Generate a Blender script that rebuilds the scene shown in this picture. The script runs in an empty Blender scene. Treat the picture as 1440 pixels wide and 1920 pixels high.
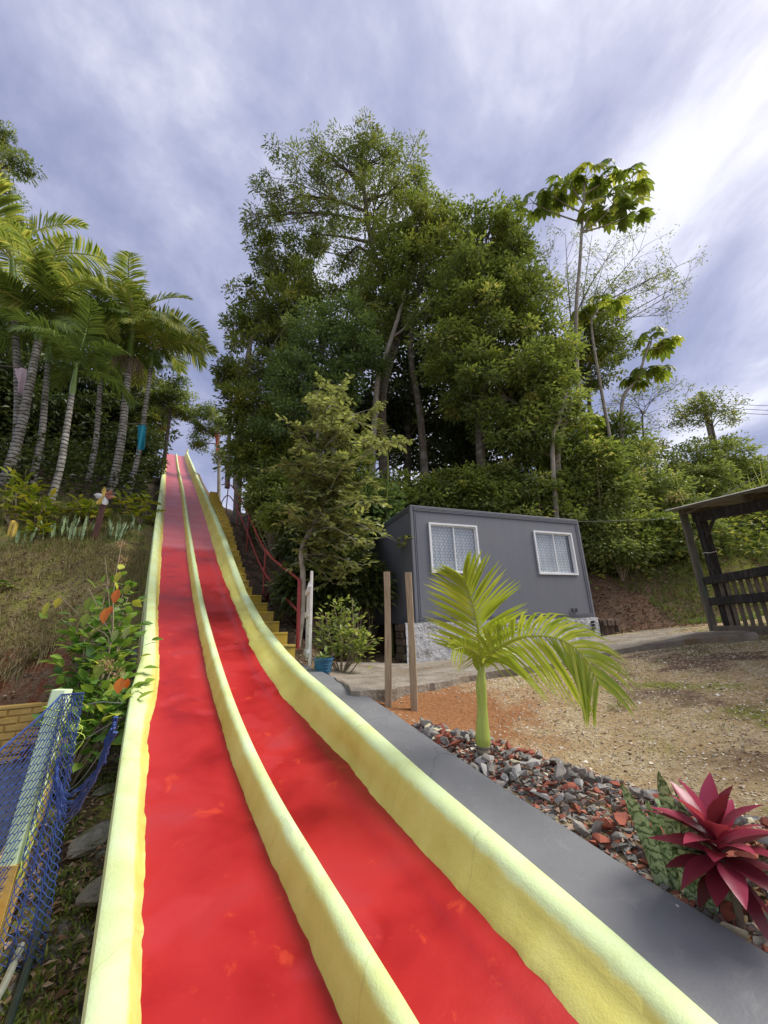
import bpy, math, random
import numpy as np
R = math.radians
rng = np.random.default_rng(7)
random.seed(7)
SC = bpy.context.scene
COL = SC.collection

# ------------------------------------------------------------------ camera, sky, sun, exposure
FPX = 721.0; PITCH = R(16.7); ROLL = R(1.9)          # pixels of the 1440x1920 photograph
_fw = np.array([0, math.cos(PITCH), math.sin(PITCH)]); _u0 = np.array([0, -math.sin(PITCH), math.cos(PITCH)]); _r0 = np.array([1., 0, 0])
CR = _r0 * math.cos(ROLL) - _u0 * math.sin(ROLL); CU = _u0 * math.cos(ROLL) + _r0 * math.sin(ROLL)
cam_d = bpy.data.cameras.new('camera'); cam = bpy.data.objects.new('camera', cam_d); COL.objects.link(cam)
cam_d.sensor_fit = 'VERTICAL'; cam_d.sensor_height = 36; cam_d.lens = FPX / 1920 * 36; cam_d.clip_start = 0.05; cam_d.clip_end = 3000
from mathutils import Matrix, Vector
cam.matrix_world = Matrix([[CR[i], CU[i], -_fw[i], 0] for i in range(3)] + [[0, 0, 0, 1]])
SC.camera = cam

SUN_AZ, SUN_EL = R(84), R(47)                        # azimuth measured from +Y towards +X
SUND = np.array([math.sin(SUN_AZ) * math.cos(SUN_EL), math.cos(SUN_AZ) * math.cos(SUN_EL), math.sin(SUN_EL)])
W = bpy.data.worlds.new('World'); SC.world = W; W.use_nodes = True
def build_world():
    nt = W.node_tree; N = nt.nodes; L = nt.links; N.clear()
    def nd(t, **k):
        o = N.new(t)
        for a, b in k.items(): setattr(o, a, b)
        return o
    out = nd('ShaderNodeOutputWorld'); bg = nd('ShaderNodeBackground'); bg.inputs[1].default_value = 0.1
    sky = nd('ShaderNodeTexSky', sky_type='NISHITA', sun_disc=False); sky.sun_elevation = SUN_EL; sky.sun_rotation = SUN_AZ
    sky.air_density = 1.2; sky.dust_density = 2.5; sky.ozone_density = 1.5
    tc = nd('ShaderNodeTexCoord'); sep = nd('ShaderNodeSeparateXYZ'); L.new(tc.outputs['Generated'], sep.inputs[0])
    def math_(op, a, b=None, clamp=False):
        m = nd('ShaderNodeMath', operation=op, use_clamp=clamp)
        for i, v in enumerate((a, b)):
            if v is None: continue
            if hasattr(v, 'links') or hasattr(v, 'is_linked'): L.new(v, m.inputs[i])
            else: m.inputs[i].default_value = v
        return m.outputs[0]
    zz = math_('ADD', math_('MAXIMUM', sep.outputs[2], 0.0), 0.22)
    px = math_('DIVIDE', sep.outputs[0], zz); py = math_('DIVIDE', sep.outputs[1], zz)
    cb = nd('ShaderNodeCombineXYZ'); L.new(px, cb.inputs[0]); L.new(py, cb.inputs[1])
    mp = nd('ShaderNodeMapping'); mp.inputs['Rotation'].default_value = (0, 0, R(35)); mp.inputs['Scale'].default_value = (1.0, 0.62, 1); mp.inputs['Location'].default_value = (2.3, 0.4, 0)
    L.new(cb.outputs[0], mp.inputs[0])
    n1 = nd('ShaderNodeTexNoise'); n1.inputs['Scale'].default_value = 1.7; n1.inputs['Detail'].default_value = 10; n1.inputs['Roughness'].default_value = .58; n1.inputs['Distortion'].default_value = .35
    L.new(mp.outputs[0], n1.inputs['Vector'])
    n2 = nd('ShaderNodeTexNoise'); n2.inputs['Scale'].default_value = 0.55; n2.inputs['Detail'].default_value = 3
    L.new(mp.outputs[0], n2.inputs['Vector'])
    mixn = math_('ADD', math_('MULTIPLY', n1.outputs['Fac'], .68), math_('MULTIPLY', n2.outputs['Fac'], .32))
    dotv = nd('ShaderNodeVectorMath', operation='DOT_PRODUCT'); L.new(tc.outputs['Generated'], dotv.inputs[0]); dotv.inputs[1].default_value = tuple(SUND)
    glow = math_('MULTIPLY', math_('POWER', math_('MAXIMUM', dotv.outputs['Value'], 0.0), 4.0), .075)
    val = math_('ADD', mixn, glow)
    ramp = nd('ShaderNodeValToRGB'); L.new(val, ramp.inputs[0])
    el = ramp.color_ramp.elements
    el[0].position = .42; el[0].color = (.27, .30, .49, 1)
    el[1].position = .655; el[1].color = (1.0, 1.0, 1.0, 1)
    e = el.new(.47); e.color = (.36, .385, .58, 1)
    e = el.new(.52); e.color = (.50, .52, .70, 1)
    e = el.new(.575); e.color = (.78, .79, .92, 1)
    sc = nd('ShaderNodeVectorMath', operation='SCALE'); L.new(ramp.outputs[0], sc.inputs[0]); sc.inputs['Scale'].default_value = 6.9
    mix = nd('ShaderNodeMix', data_type='RGBA'); mix.inputs[0].default_value = .86
    L.new(sky.outputs[0], mix.inputs[6]); L.new(sc.outputs[0], mix.inputs[7])
    L.new(mix.outputs[2], bg.inputs[0]); L.new(bg.outputs[0], out.inputs[0])
build_world()
sun_d = bpy.data.lights.new('sun', 'SUN'); sun_d.energy = 2.8; sun_d.angle = R(30); sun_d.color = (1, .955, .88)
sun = bpy.data.objects.new('sun', sun_d); COL.objects.link(sun)
sun.rotation_euler = Vector(SUND).to_track_quat('Z', 'Y').to_euler()
SC.view_settings.view_transform = 'Standard'; SC.view_settings.look = 'None'; SC.view_settings.exposure = 0.74; SC.view_settings.gamma = 1
SC.cycles.max_bounces = 6; SC.cycles.transparent_max_bounces = 8

# ------------------------------------------------------------------ pixel -> world helpers
def ray(x, y): return CR * (x - 720) / FPX + CU * (960 - y) / FPX + _fw
def at(x, y, Y): r = ray(x, y); return r * (Y / r[1])
def atz(x, y, z): r = ray(x, y); return r * (z / r[2])
def depth(P): return float(np.dot(P, _fw))
def ppm(P): return depth(P) / FPX                     # metres per photo pixel at P

# ------------------------------------------------------------------ slide coordinates: s along, o to the right
HD = R(-31.5384); D2 = np.array([math.sin(HD), math.cos(HD)]); N2 = np.array([math.cos(HD), -math.sin(HD)])
K = .75
_co = [6.1866365e-10, -2.7437632e-07, 3.4962215e-05, -0.0019611887, 0.053517485, -0.17464759, -1.511273]
def prof(s):
    s = np.asarray(s, float); q = np.clip(s / K, 1.9, 53)
    v = K * np.polyval(_co, q)
    v = np.where(s / K < 1.9, v + (s / K - 1.9) * .035 * K, v)
    v = v + np.interp(s, [1.19, 1.5, 1.85, 2.2], [-.067, -.040, -.012, 0]) + np.where(s < 1.19, (s - 1.19) * .10, 0)
    return np.where(s / K > 53, v + (s - 53 * K) * .05, v)
def so(x, y): return x * D2[0] + y * D2[1], x * N2[0] + y * N2[1]
def xy(s, o): return s * D2[0] + o * N2[0], s * D2[1] + o * N2[1]
def pos(s, o, z): x, y = xy(s, o); return np.array([x, y, z])
def atplane(px, py, o): r = ray(px, py); t = o / (r[0] * N2[0] + r[1] * N2[1]); return r * t
LS = [-2, .85, 1.38, 1.82, 2.16, 2.69, 3.3, 4.5, 5.9, 6.6]; LZ = [-1.5, -1.17, -1.10, -1.02, -.965, -.88, -.745, -.585, -.45, -.42]
def ledge_z(s): return np.interp(s, LS, LZ)

# ------------------------------------------------------------------ terrain
def sm(a, b, x): t = np.clip((np.asarray(x, float) - a) / (b - a), 0, 1); return t * t * (3 - 2 * t)
_cp = []
for s in (-1.5, .3, .85, 1.4, 2.0, 2.7, 3.3, 4.0):
    x, y = xy(s, 2.15); _cp.append((x, y, float(ledge_z(s)) - .05))
_cp += [(.24, 4.35, -.83), (-.02, 4.5, -.80), (.68, 3.3, -1.02), (1.15, 2.85, -1.10), (5.5, 6.85, -.25), (5.0, 5.2, -.28), (6.5, 5.0, -.12),
        (.3, 7.6, -.72), (5, 9.4, -.36), (-.6, 8.5, -.70), (7.5, 9.5, -.18), (3, 3, -.86), (4.2, 2.0, -.75), (2.6, .6, -1.15), (6.5, 1, -.4), (3, 11, -.5), (0, 10, -.6), (9, 6, 0), (9, 10.5, 0), (9, 1, -.1)]
PATH_EDGE = []
for _px, _py, _z in ((640, 1272, -.56), (662, 1292, -.60), (720, 1289, -.63), (790, 1280, -.64), (850, 1271, -.63), (900, 1262, -.62), (1000, 1246, -.55), (1060, 1236, -.51), (1150, 1217, -.43), (1230, 1205, -.36), (1330, 1192, -.265), (1420, 1187, -.22)):
    _p = atz(_px, _py, _z); PATH_EDGE.append(_p)
for _p in PATH_EDGE[2:]:
    _cp.append((_p[0], _p[1], _p[2] - .10)); _cp.append((_p[0] * 1.06, _p[1] * 1.06, _p[2] - .10))
_cp = np.array(_cp)
def _k(r): return np.where(r > 1e-9, r * r * np.log(np.maximum(r, 1e-9)), 0)
_n = len(_cp); _A = np.zeros((_n + 3, _n + 3)); _dd = np.hypot(_cp[:, None, 0] - _cp[None, :, 0], _cp[:, None, 1] - _cp[None, :, 1])
_A[:_n, :_n] = _k(_dd) + np.eye(_n) * .02; _A[:_n, _n:] = np.c_[np.ones(_n), _cp[:, :2]]; _A[_n:, :_n] = _A[:_n, _n:].T
_w = np.linalg.solve(_A, np.r_[_cp[:, 2], 0, 0, 0])
def yard(x, y):
    x = np.clip(x, -2.2, 9.5); y = np.clip(y, -1.5, 11)
    x = np.asarray(x, float); y = np.asarray(y, float)
    v = _w[_n] + _w[_n + 1] * x + _w[_n + 2] * y
    for i in range(_n): v = v + _w[i] * _k(np.hypot(x - _cp[i, 0], y - _cp[i, 1]))
    return np.clip(v, -1.6, .2)
CUTX = [-40, -6, -2.4, -.9, 4.25, 4.9, 5.5, 8, 12, 40]; CUTY = [7, 7, 7.4, 10.35, 12.5, 11.2, 10.5, 10.4, 9.6, 6]
def _hill(u): return np.where(u < 1.4, 1.15 * u, np.where(u < 16, 1.61 + .42 * (u - 1.4), 1.61 + .42 * 14.6 + .04 * (u - 16)))
def vnoise(x, y, seed=0):
    x = np.asarray(x, float); y = np.asarray(y, float); ix = np.floor(x); iy = np.floor(y); fx = x - ix; fy = y - iy
    fx = fx * fx * (3 - 2 * fx); fy = fy * fy * (3 - 2 * fy)
    def hsh(a, b): v = np.sin(a * 127.1 + b * 311.7 + seed * 74.7) * 43758.5453; return v - np.floor(v)
    return (hsh(ix, iy) * (1 - fx) + hsh(ix + 1, iy) * fx) * (1 - fy) + (hsh(ix, iy + 1) * (1 - fx) + hsh(ix + 1, iy + 1) * fx) * fy
def fbm(x, y, seed=0, oct=4):
    v = 0; a = .5
    for i in range(oct): v = v + a * (vnoise(x * 2 ** i, y * 2 ** i, seed + i) - .5); a *= .5
    return v
COPZ, FLOORZ, WALL_S = -1.15, -2.1, 10.1
def wall_o(s): return -.41 - .047 * (s - 2.86)
def terrain(x, y):
    x = np.asarray(x, float); y = np.asarray(y, float)
    s, o = so(x, y)
    # right side
    yc = np.interp(x, CUTX, CUTY); u = y - yc
    zr = np.where(u <= 0, yard(x, y), yard(x, np.minimum(y, yc)) + _hill(np.maximum(u, 0)))
    cor = np.where(s < 14, np.interp(s, [5, 6.2, 6.45, 7.34, 8.84, 9.9, 11.5, 13.2, 14.4], [-.62, -.55, -.5, -.2, .42, 1.02, 2.1, 3.2, 3.9]), prof(s) - .12 - 1.1 * sm(14, 20, s))
    w = sm(2.55, 3.3, o)
    up = sm(5.2, 6.6, s)
    zr = np.where(up > 0, (cor * (1 - w) + zr * w) * up + zr * (1 - up), zr)
    wc = sm(16, 22, s) * (1 - sm(2.4, 5, o)); zr = zr * (1 - wc) + np.minimum(cor, 30) * wc
    # left side
    soil = np.interp(s, [-3, 2, 4, 6.5, 8.5, 10, 11.2, 12.6, 14], [-1.62, -1.5, -1.38, -1.15, -.8, 0.0, 1.0, 2.3, 3.2])
    soil = np.where(s > 13.5, np.minimum(prof(s) - .3, 9 + .12 * (s - 24)), soil)
    bank = np.interp(s, [-3, WALL_S + .15, WALL_S + .3, WALL_S + .55, WALL_S + .8, 11.6, 13.3, 14.3, 16], [FLOORZ - .1, FLOORZ - .1, COPZ - .03, -.75, -.33, .55, 2.4, 3.4, 4.75])
    farl = np.interp(s, [16, 18, 24, 34, 80], [4.75, 6.1, 7.4, 8.6, 11])
    bank = np.where(s > 16, farl, bank)
    wl = sm(wall_o(s) - .10, wall_o(s) - .02, o); wl = np.where(s > WALL_S, sm(-2.2, -.6, o), wl)
    zl = bank * (1 - wl) + soil * wl
    rough = fbm(x * 1.3, y * 1.3, 3) * .22 * sm(10.3, 11.5, s) + fbm(x * 5, y * 5, 9) * .05 * sm(10.2, 10.6, s)
    zl = zl + np.where(o < -.1, rough, 0)
    zl = zl + np.where((o > -.52) & (o < -.02) & (s < 10), fbm(x * 4, y * 4, 5) * .12, 0)
    under = np.minimum(prof(s), 30) - .3
    under = np.where(s < 6.5, np.minimum(under, ledge_z(s) - .2), under)
    zz = np.where(o < -.02, zl, np.where(o < 2.06, np.where((o > 1.74) & (s > 6.4), zr, under), zr))
    g = np.where(o > 2.1, fbm(x * .9, y * .9, 21) * .05 + fbm(x * 4, y * 4, 22) * .025 + np.where(u > 0, fbm(x * 1.6, y * 1.6, 31) * .3 + fbm(x * 6, y * 6, 33) * .08, 0), 0)
    zz = zz + g
    return zz
def T(x, y): return float(terrain(np.array([x]), np.array([y]))[0])
def onground(px, py, lo=1.0, hi=60, dz=0):
    r = ray(px, py); t = np.linspace(lo, hi, 6000); P = r[None] * t[:, None]
    f = P[:, 2] - terrain(P[:, 0], P[:, 1]) - dz; i = np.where(f < 0)[0]
    k = i[0] if len(i) else 5999
    return P[k]

# ------------------------------------------------------------------ mesh helpers
class MB:
    def __init__(s): s.V = []; s.F = {}; s.n = 0; s.A = []
    def add(s, V, F, a=0.5):
        V = np.asarray(V, float).reshape(-1, 3); F = np.asarray(F, int)
        s.V.append(V); s.F.setdefault(F.shape[1], []).append(F + s.n); s.n += len(V)
        s.A.append(np.full(len(V), a) if np.isscalar(a) else np.asarray(a, float))
    def mesh(s, name, mat, smooth=False, org=(0, 0, 0)):
        me = bpy.data.meshes.new(name)
        V = np.concatenate(s.V) - np.asarray(org, float)
        me.vertices.add(len(V)); me.vertices.foreach_set('co', V.astype(np.float32).ravel())
        idx = []; ls = []; st = 0
        for k, fl in s.F.items():
            f = np.concatenate(fl); idx.append(f.ravel()); ls.append(st + np.arange(len(f)) * k); st += f.size
        idx = np.concatenate(idx); ls = np.concatenate(ls)
        me.loops.add(len(idx)); me.loops.foreach_set('vertex_index', idx.astype(np.int32))
        me.polygons.add(len(ls)); me.polygons.foreach_set('loop_start', ls.astype(np.int32))
        at_ = me.attributes.new('rnd', 'FLOAT', 'POINT'); at_.data.foreach_set('value', np.concatenate(s.A).astype(np.float32))
        me.update(calc_edges=True); me.validate()
        if smooth:
            me.polygons.foreach_set('use_smooth', np.ones(len(me.polygons), bool)); me.set_sharp_from_angle(angle=R(38))
        else: me.polygons.foreach_set('use_smooth', np.zeros(len(me.polygons), bool))
        if mat: me.materials.append(mat)
        return me
def link(name, me, parent=None):
    o = bpy.data.objects.new(name, me); COL.objects.link(o)
    if parent: o.parent = parent
    return o
def tag(o, label=None, cat=None, group=None, kind=None):
    if label: o['label'] = label
    if cat: o['category'] = cat
    if group: o['group'] = group
    if kind: o['kind'] = kind
    return o
def thing(name, label, cat, loc=(0, 0, 0), group=None):
    o = bpy.data.objects.new(name, None); COL.objects.link(o); o.location = tuple(float(v) for v in loc); o.empty_display_size = .1
    return tag(o, label, cat, group)
def part(name, mb, mat, parent, smooth=False, label=None, kind=None):
    o = link(name, mb.mesh(name, mat, smooth, parent_org(parent)), parent)
    if label: o['label'] = label
    if kind: o['kind'] = kind
    return o
def parent_org(p):
    v = np.zeros(3)
    while p is not None: v = v + np.array(p.location); p = p.parent
    return v
def box(mb, lo, hi, a=.5):
    x0, y0, z0 = lo; x1, y1, z1 = hi
    V = [(x0, y0, z0), (x1, y0, z0), (x1, y1, z0), (x0, y1, z0), (x0, y0, z1), (x1, y0, z1), (x1, y1, z1), (x0, y1, z1)]
    mb.add(V, [(0, 3, 2, 1), (4, 5, 6, 7), (0, 1, 5, 4), (1, 2, 6, 5), (2, 3, 7, 6), (3, 0, 4, 7)], a)
def obox(mb, O, ax, ay, az, lo, hi, a=.5, bev=0):
    """box in a local frame O + x ax + y ay + z az, optionally with chamfered long edges"""
    O = np.asarray(O, float); M = np.array([ax, ay, az], float)
    x0, y0, z0 = lo; x1, y1, z1 = hi
    if bev <= 0:
        V = np.array([(x0, y0, z0), (x1, y0, z0), (x1, y1, z0), (x0, y1, z0), (x0, y0, z1), (x1, y0, z1), (x1, y1, z1), (x0, y1, z1)])
        mb.add(O + V @ M, [(0, 3, 2, 1), (4, 5, 6, 7), (0, 1, 5, 4), (1, 2, 6, 5), (2, 3, 7, 6), (3, 0, 4, 7)], a); return
    b = bev; rings = []
    for (z, i) in ((z0, b), (z0 + b, 0), (z1 - b, 0), (z1, b)):
        rings.append([(x0 + b + i * .7, y0 + i, z), (x1 - b - i * .7, y0 + i, z), (x1 - i, y0 + b + i * .7, z), (x1 - i, y1 - b - i * .7, z), (x1 - b - i * .7, y1 - i, z), (x0 + b + i * .7, y1 - i, z), (x0 + i, y1 - b - i * .7, z), (x0 + i, y0 + b + i * .7, z)])
    loft(mb, [O + np.array(r) @ M for r in rings], True, a)
def loft(mb, rings, closed=True, a=.5, caps=True):
    rings = [np.asarray(r, float) for r in rings]; m = len(rings[0]); n = len(rings); V = np.concatenate(rings)
    i = np.arange(n - 1)[:, None] * m; j = np.arange(m if closed else m - 1)[None]; j2 = (j + 1) % m
    F = np.stack([i + j, i + j2, i + m + j2, i + m + j], -1).reshape(-1, 4)
    mb.add(V, F, a)
    if closed and caps:
        c0 = rings[0]; c1 = rings[-1]
        for c, rev in ((c0, True), (c1, False)):
            ctr = c.mean(0); Vc = np.vstack([c, ctr]); k = np.arange(m); Fc = np.stack([k, (k + 1) % m, np.full(m, m)], 1)
            if rev: Fc = Fc[:, ::-1]
            mb.add(Vc, Fc, a if np.isscalar(a) else .5)
def nrm(v): v = np.asarray(v, float); return v / (np.linalg.norm(v, axis=-1, keepdims=True) + 1e-12)
def tube(mb, P, r, sides=6, a=.5, caps=True):
    P = np.asarray(P, float); n = len(P); r = np.full(n, r) if np.isscalar(r) else np.asarray(r, float)
    t = nrm(np.gradient(P, axis=0)); ref = np.array([0, 0, 1.]) if abs(t[0, 2]) < .9 else np.array([1., 0, 0])
    u = nrm(np.cross(t, ref)); v = np.cross(t, u); an = np.arange(sides) / sides * 2 * np.pi
    rings = P[:, None] + r[:, None, None] * (np.cos(an)[None, :, None] * u[:, None] + np.sin(an)[None, :, None] * v[:, None])
    loft(mb, list(rings), True, a, caps)
def spline(P, n):
    P = np.asarray(P, float); m = len(P)
    if m == 2: return P[0] + (P[1] - P[0]) * np.linspace(0, 1, n)[:, None]
    Q = np.vstack([2 * P[0] - P[1], P, 2 * P[-1] - P[-2]]); out = []
    for q in np.linspace(0, m - 1, n):
        i = min(int(q), m - 2); t = q - i; a, b, c, d = Q[i:i + 4]
        out.append(.5 * ((2 * b) + (-a + c) * t + (2 * a - 5 * b + 4 * c - d) * t * t + (-a + 3 * b - 3 * c + d) * t ** 3))
    return np.array(out)
def leaves(mb, C, ax, nm, ln, wd, fold=.15, rnd=None):
    """C base points, ax growth axes, nm leaf normals; one folded quad per leaf"""
    n = len(C); ax = nrm(ax); sd = nrm(np.cross(nm, ax)); up = np.cross(ax, sd)
    ln = np.broadcast_to(ln, (n,))[:, None]; wd = np.broadcast_to(wd, (n,))[:, None]
    b = C; tip = C + ax * ln - up * ln * .12; l = C + ax * ln * .45 + sd * wd * .5 + up * wd * fold; r = C + ax * ln * .45 - sd * wd * .5 + up * wd * fold
    V = np.stack([b, r, tip, l], 1).reshape(-1, 3); F = np.arange(n * 4).reshape(n, 4)
    rn = rng.random(n) if rnd is None else rnd
    mb.add(V, F, np.repeat(rn, 4))
def bigleaves(mb, C, ax, nm, ln, wd, droop=.25, rnd=None, prof_w=(.0, .75, 1.0, .62, 0.0), fold=.18):
    """larger leaves: midrib with 5 stations, curved and folded"""
    n = len(C); ax = nrm(ax); sd = nrm(np.cross(nm, ax)); up = np.cross(ax, sd)
    ln = np.broadcast_to(ln, (n,)).astype(float); wd = np.broadcast_to(wd, (n,)).astype(float); droop = np.broadcast_to(droop, (n,))
    k = len(prof_w); tt = np.linspace(0, 1, k); rows = []
    for t, w in zip(tt, prof_w):
        m = C + ax * (ln * t)[:, None] - up * (ln * droop * t * t)[:, None]
        h = sd * (wd * .5 * w)[:, None]; lift = up * (wd * w * fold * .5)[:, None]
        rows.append(np.stack([m - h + lift, m, m + h + lift], 1))
    V = np.stack(rows, 1).reshape(n, -1, 3); m3 = k * 3
    f = []
    for i in range(k - 1):
        for j in (0, 1): f.append((i * 3 + j, i * 3 + j + 1, i * 3 + 3 + j + 1, i * 3 + 3 + j))
    F = (np.array(f)[None] + (np.arange(n) * m3)[:, None, None]).reshape(-1, 4)
    rn = rng.random(n) if rnd is None else rnd
    mb.add(V.reshape(-1, 3), F, np.repeat(rn, m3))
def rdir(n, zlo=-1, zhi=1):
    z = rng.uniform(zlo, zhi, n); a = rng.uniform(0, 2 * np.pi, n); q = np.sqrt(np.maximum(0, 1 - z * z)); return np.c_[q * np.cos(a), q * np.sin(a), z]

# ------------------------------------------------------------------ materials
def newmat(name):
    m = bpy.data.materials.new(name); m.use_nodes = True; nt = m.node_tree; nt.nodes.clear()
    o = nt.nodes.new('ShaderNodeOutputMaterial'); b = nt.nodes.new('ShaderNodeBsdfPrincipled'); nt.links.new(b.outputs[0], o.inputs[0])
    return m, nt, b, o
def tonode(nt, cls, **k):
    o = nt.nodes.new(cls)
    for a, b in k.items(): setattr(o, a, b)
    return o
def noise(nt, vec, scale, detail=4, rough=.55, dist=0):
    n = nt.nodes.new('ShaderNodeTexNoise'); n.inputs['Scale'].default_value = scale; n.inputs['Detail'].default_value = detail; n.inputs['Roughness'].default_value = rough; n.inputs['Distortion'].default_value = dist
    if vec is not None: nt.links.new(vec, n.inputs['Vector'])
    return n.outputs['Fac']
def ramp(nt, fac, stops):
    r = nt.nodes.new('ShaderNodeValToRGB'); nt.links.new(fac, r.inputs[0]); el = r.color_ramp.elements
    el[0].position = stops[0][0]; el[0].color = (*stops[0][1], 1) if len(stops[0][1]) == 3 else stops[0][1]
    el[1].position = stops[-1][0]; el[1].color = (*stops[-1][1], 1)
    for p, c in stops[1:-1]: e = el.new(p); e.color = (*c, 1)
    return r.outputs[0]
def mixc(nt, fac, a, b, blend='MIX'):
    m = nt.nodes.new('ShaderNodeMix'); m.data_type = 'RGBA'; m.blend_type = blend
    for i, v in ((0, fac), (6, a), (7, b)):
        if isinstance(v, (int, float)): m.inputs[i].default_value = v
        elif isinstance(v, tuple): m.inputs[i].default_value = (*v, 1)
        else: nt.links.new(v, m.inputs[i])
    return m.outputs[2]
def mth(nt, op, a, b=None, c=None, clamp=False):
    m = nt.nodes.new('ShaderNodeMath'); m.operation = op; m.use_clamp = clamp
    for i, v in enumerate((a, b, c)):
        if v is None: continue
        if isinstance(v, (int, float)): m.inputs[i].default_value = v
        else: nt.links.new(v, m.inputs[i])
    return m.outputs[0]
def mrange(nt, v, a, b, c=0., d=1., smooth=True):
    m = nt.nodes.new('ShaderNodeMapRange'); m.interpolation_type = 'SMOOTHSTEP' if smooth else 'LINEAR'
    nt.links.new(v, m.inputs[0])
    for i, q in enumerate((a, b, c, d)): m.inputs[i + 1].default_value = q
    return m.outputs[0]
def bump(nt, b, h, strength=.3, dist=.02):
    n = nt.nodes.new('ShaderNodeBump'); n.inputs['Strength'].default_value = strength; n.inputs['Distance'].default_value = dist
    nt.links.new(h, n.inputs['Height']); nt.links.new(n.outputs[0], b.inputs['Normal'])
def posn(nt): return nt.nodes.new('ShaderNodeNewGeometry').outputs['Position']
def objc(nt): return nt.nodes.new('ShaderNodeTexCoord').outputs['Object']
def simple(name, c1, c2=None, scale=6, rough=.7, bumps=.2, bscale=40, bdist=.01, spec=.4, c3=None, s3=2, use_obj=False, stretch=None, detail=5):
    m, nt, b, o = newmat(name); p = objc(nt) if use_obj else posn(nt)
    if stretch:
        mp = tonode(nt, 'ShaderNodeMapping'); mp.inputs['Scale'].default_value = stretch; nt.links.new(p, mp.inputs[0]); p = mp.outputs[0]
    c2 = c2 or tuple(v * .7 for v in c1)
    col = ramp(nt, noise(nt, p, scale, detail), [(.3, c2), (.7, c1)])
    if c3: col = mixc(nt, ramp(nt, noise(nt, p, s3, 5, .6), [(.5, (0, 0, 0)), (.66, (1, 1, 1))]), col, c3)
    nt.links.new(col, b.inputs['Base Color']); b.inputs['Roughness'].default_value = rough; b.inputs['Specular IOR Level'].default_value = spec
    if bumps: bump(nt, b, noise(nt, p, bscale, 5, .6), bumps, bdist)
    return m
def leafmat(name, stops, trans=.35, rough=.45, patch=None, spec=.4):
    """leaf colour runs over the per-leaf random value; part of the light passes through"""
    m, nt, b, o = newmat(name)
    a = tonode(nt, 'ShaderNodeAttribute', attribute_name='rnd')
    col = ramp(nt, a.outputs['Fac'], stops)
    if patch: col = mixc(nt, ramp(nt, noise(nt, posn(nt), patch[0], 2), [(.42, (0, 0, 0)), (.62, (1, 1, 1))]), col, mixc(nt, .55, col, patch[1]))
    nt.links.new(col, b.inputs['Base Color']); b.inputs['Roughness'].default_value = rough; b.inputs['Specular IOR Level'].default_value = spec
    tr = tonode(nt, 'ShaderNodeBsdfTranslucent'); nt.links.new(mixc(nt, .5, col, mixc(nt, 1.0, col, (1.5, 1.5, .5), 'MULTIPLY')), tr.inputs[0])
    mx = tonode(nt, 'ShaderNodeMixShader'); mx.inputs[0].default_value = trans
    nt.links.new(b.outputs[0], mx.inputs[1]); nt.links.new(tr.outputs[0], mx.inputs[2]); nt.links.new(mx.outputs[0], o.inputs[0])
    return m
M = {}
def mat_red():
    m, nt, b, o = newmat('red_paint'); p = posn(nt)
    n1 = noise(nt, p, 1.6, 4, .5, .3); n2 = noise(nt, p, 5.5, 6, .62, .4); n3 = noise(nt, p, 60, 3)
    col = ramp(nt, n1, [(.34, (.28, .010, .012)), (.47, (.38, .016, .017)), (.58, (.43, .022, .022)), (.70, (.40, .030, .036))])
    col = mixc(nt, ramp(nt, noise(nt, p, 2.3, 2, .4), [(.57, (0, 0, 0)), (.62, (.4, .4, .4))]), col, (.48, .040, .050))
    col = mixc(nt, ramp(nt, n2, [(.61, (0, 0, 0)), (.69, (.6, .6, .6))]), col, (.60, .06, .025))
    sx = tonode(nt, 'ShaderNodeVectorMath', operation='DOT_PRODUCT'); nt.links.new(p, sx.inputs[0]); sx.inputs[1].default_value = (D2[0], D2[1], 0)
    # older, faded coat above the repaint line; pink bands also paint in sky sheen
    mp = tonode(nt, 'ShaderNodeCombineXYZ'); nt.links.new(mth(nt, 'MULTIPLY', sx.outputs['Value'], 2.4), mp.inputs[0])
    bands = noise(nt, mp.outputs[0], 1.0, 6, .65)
    old_sheen = mixc(nt, bands, (.42, .05, .055), (.60, .17, .18))
    col = mixc(nt, mrange(nt, sx.outputs['Value'], 11.1, 11.5), col, old_sheen)
    nt.links.new(col, b.inputs['Base Color'])
    nt.links.new(ramp(nt, n1, [(.3, (.30, .30, .30)), (.7, (.46, .46, .46))]), b.inputs['Roughness']); b.inputs['Specular IOR Level'].default_value = .45
    h = mth(nt, 'ADD', mth(nt, 'MULTIPLY', n3, .25), mth(nt, 'ADD', n2, mth(nt, 'MULTIPLY', bands, .8)))
    bump(nt, b, h, .22, .012)
    return m
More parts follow.
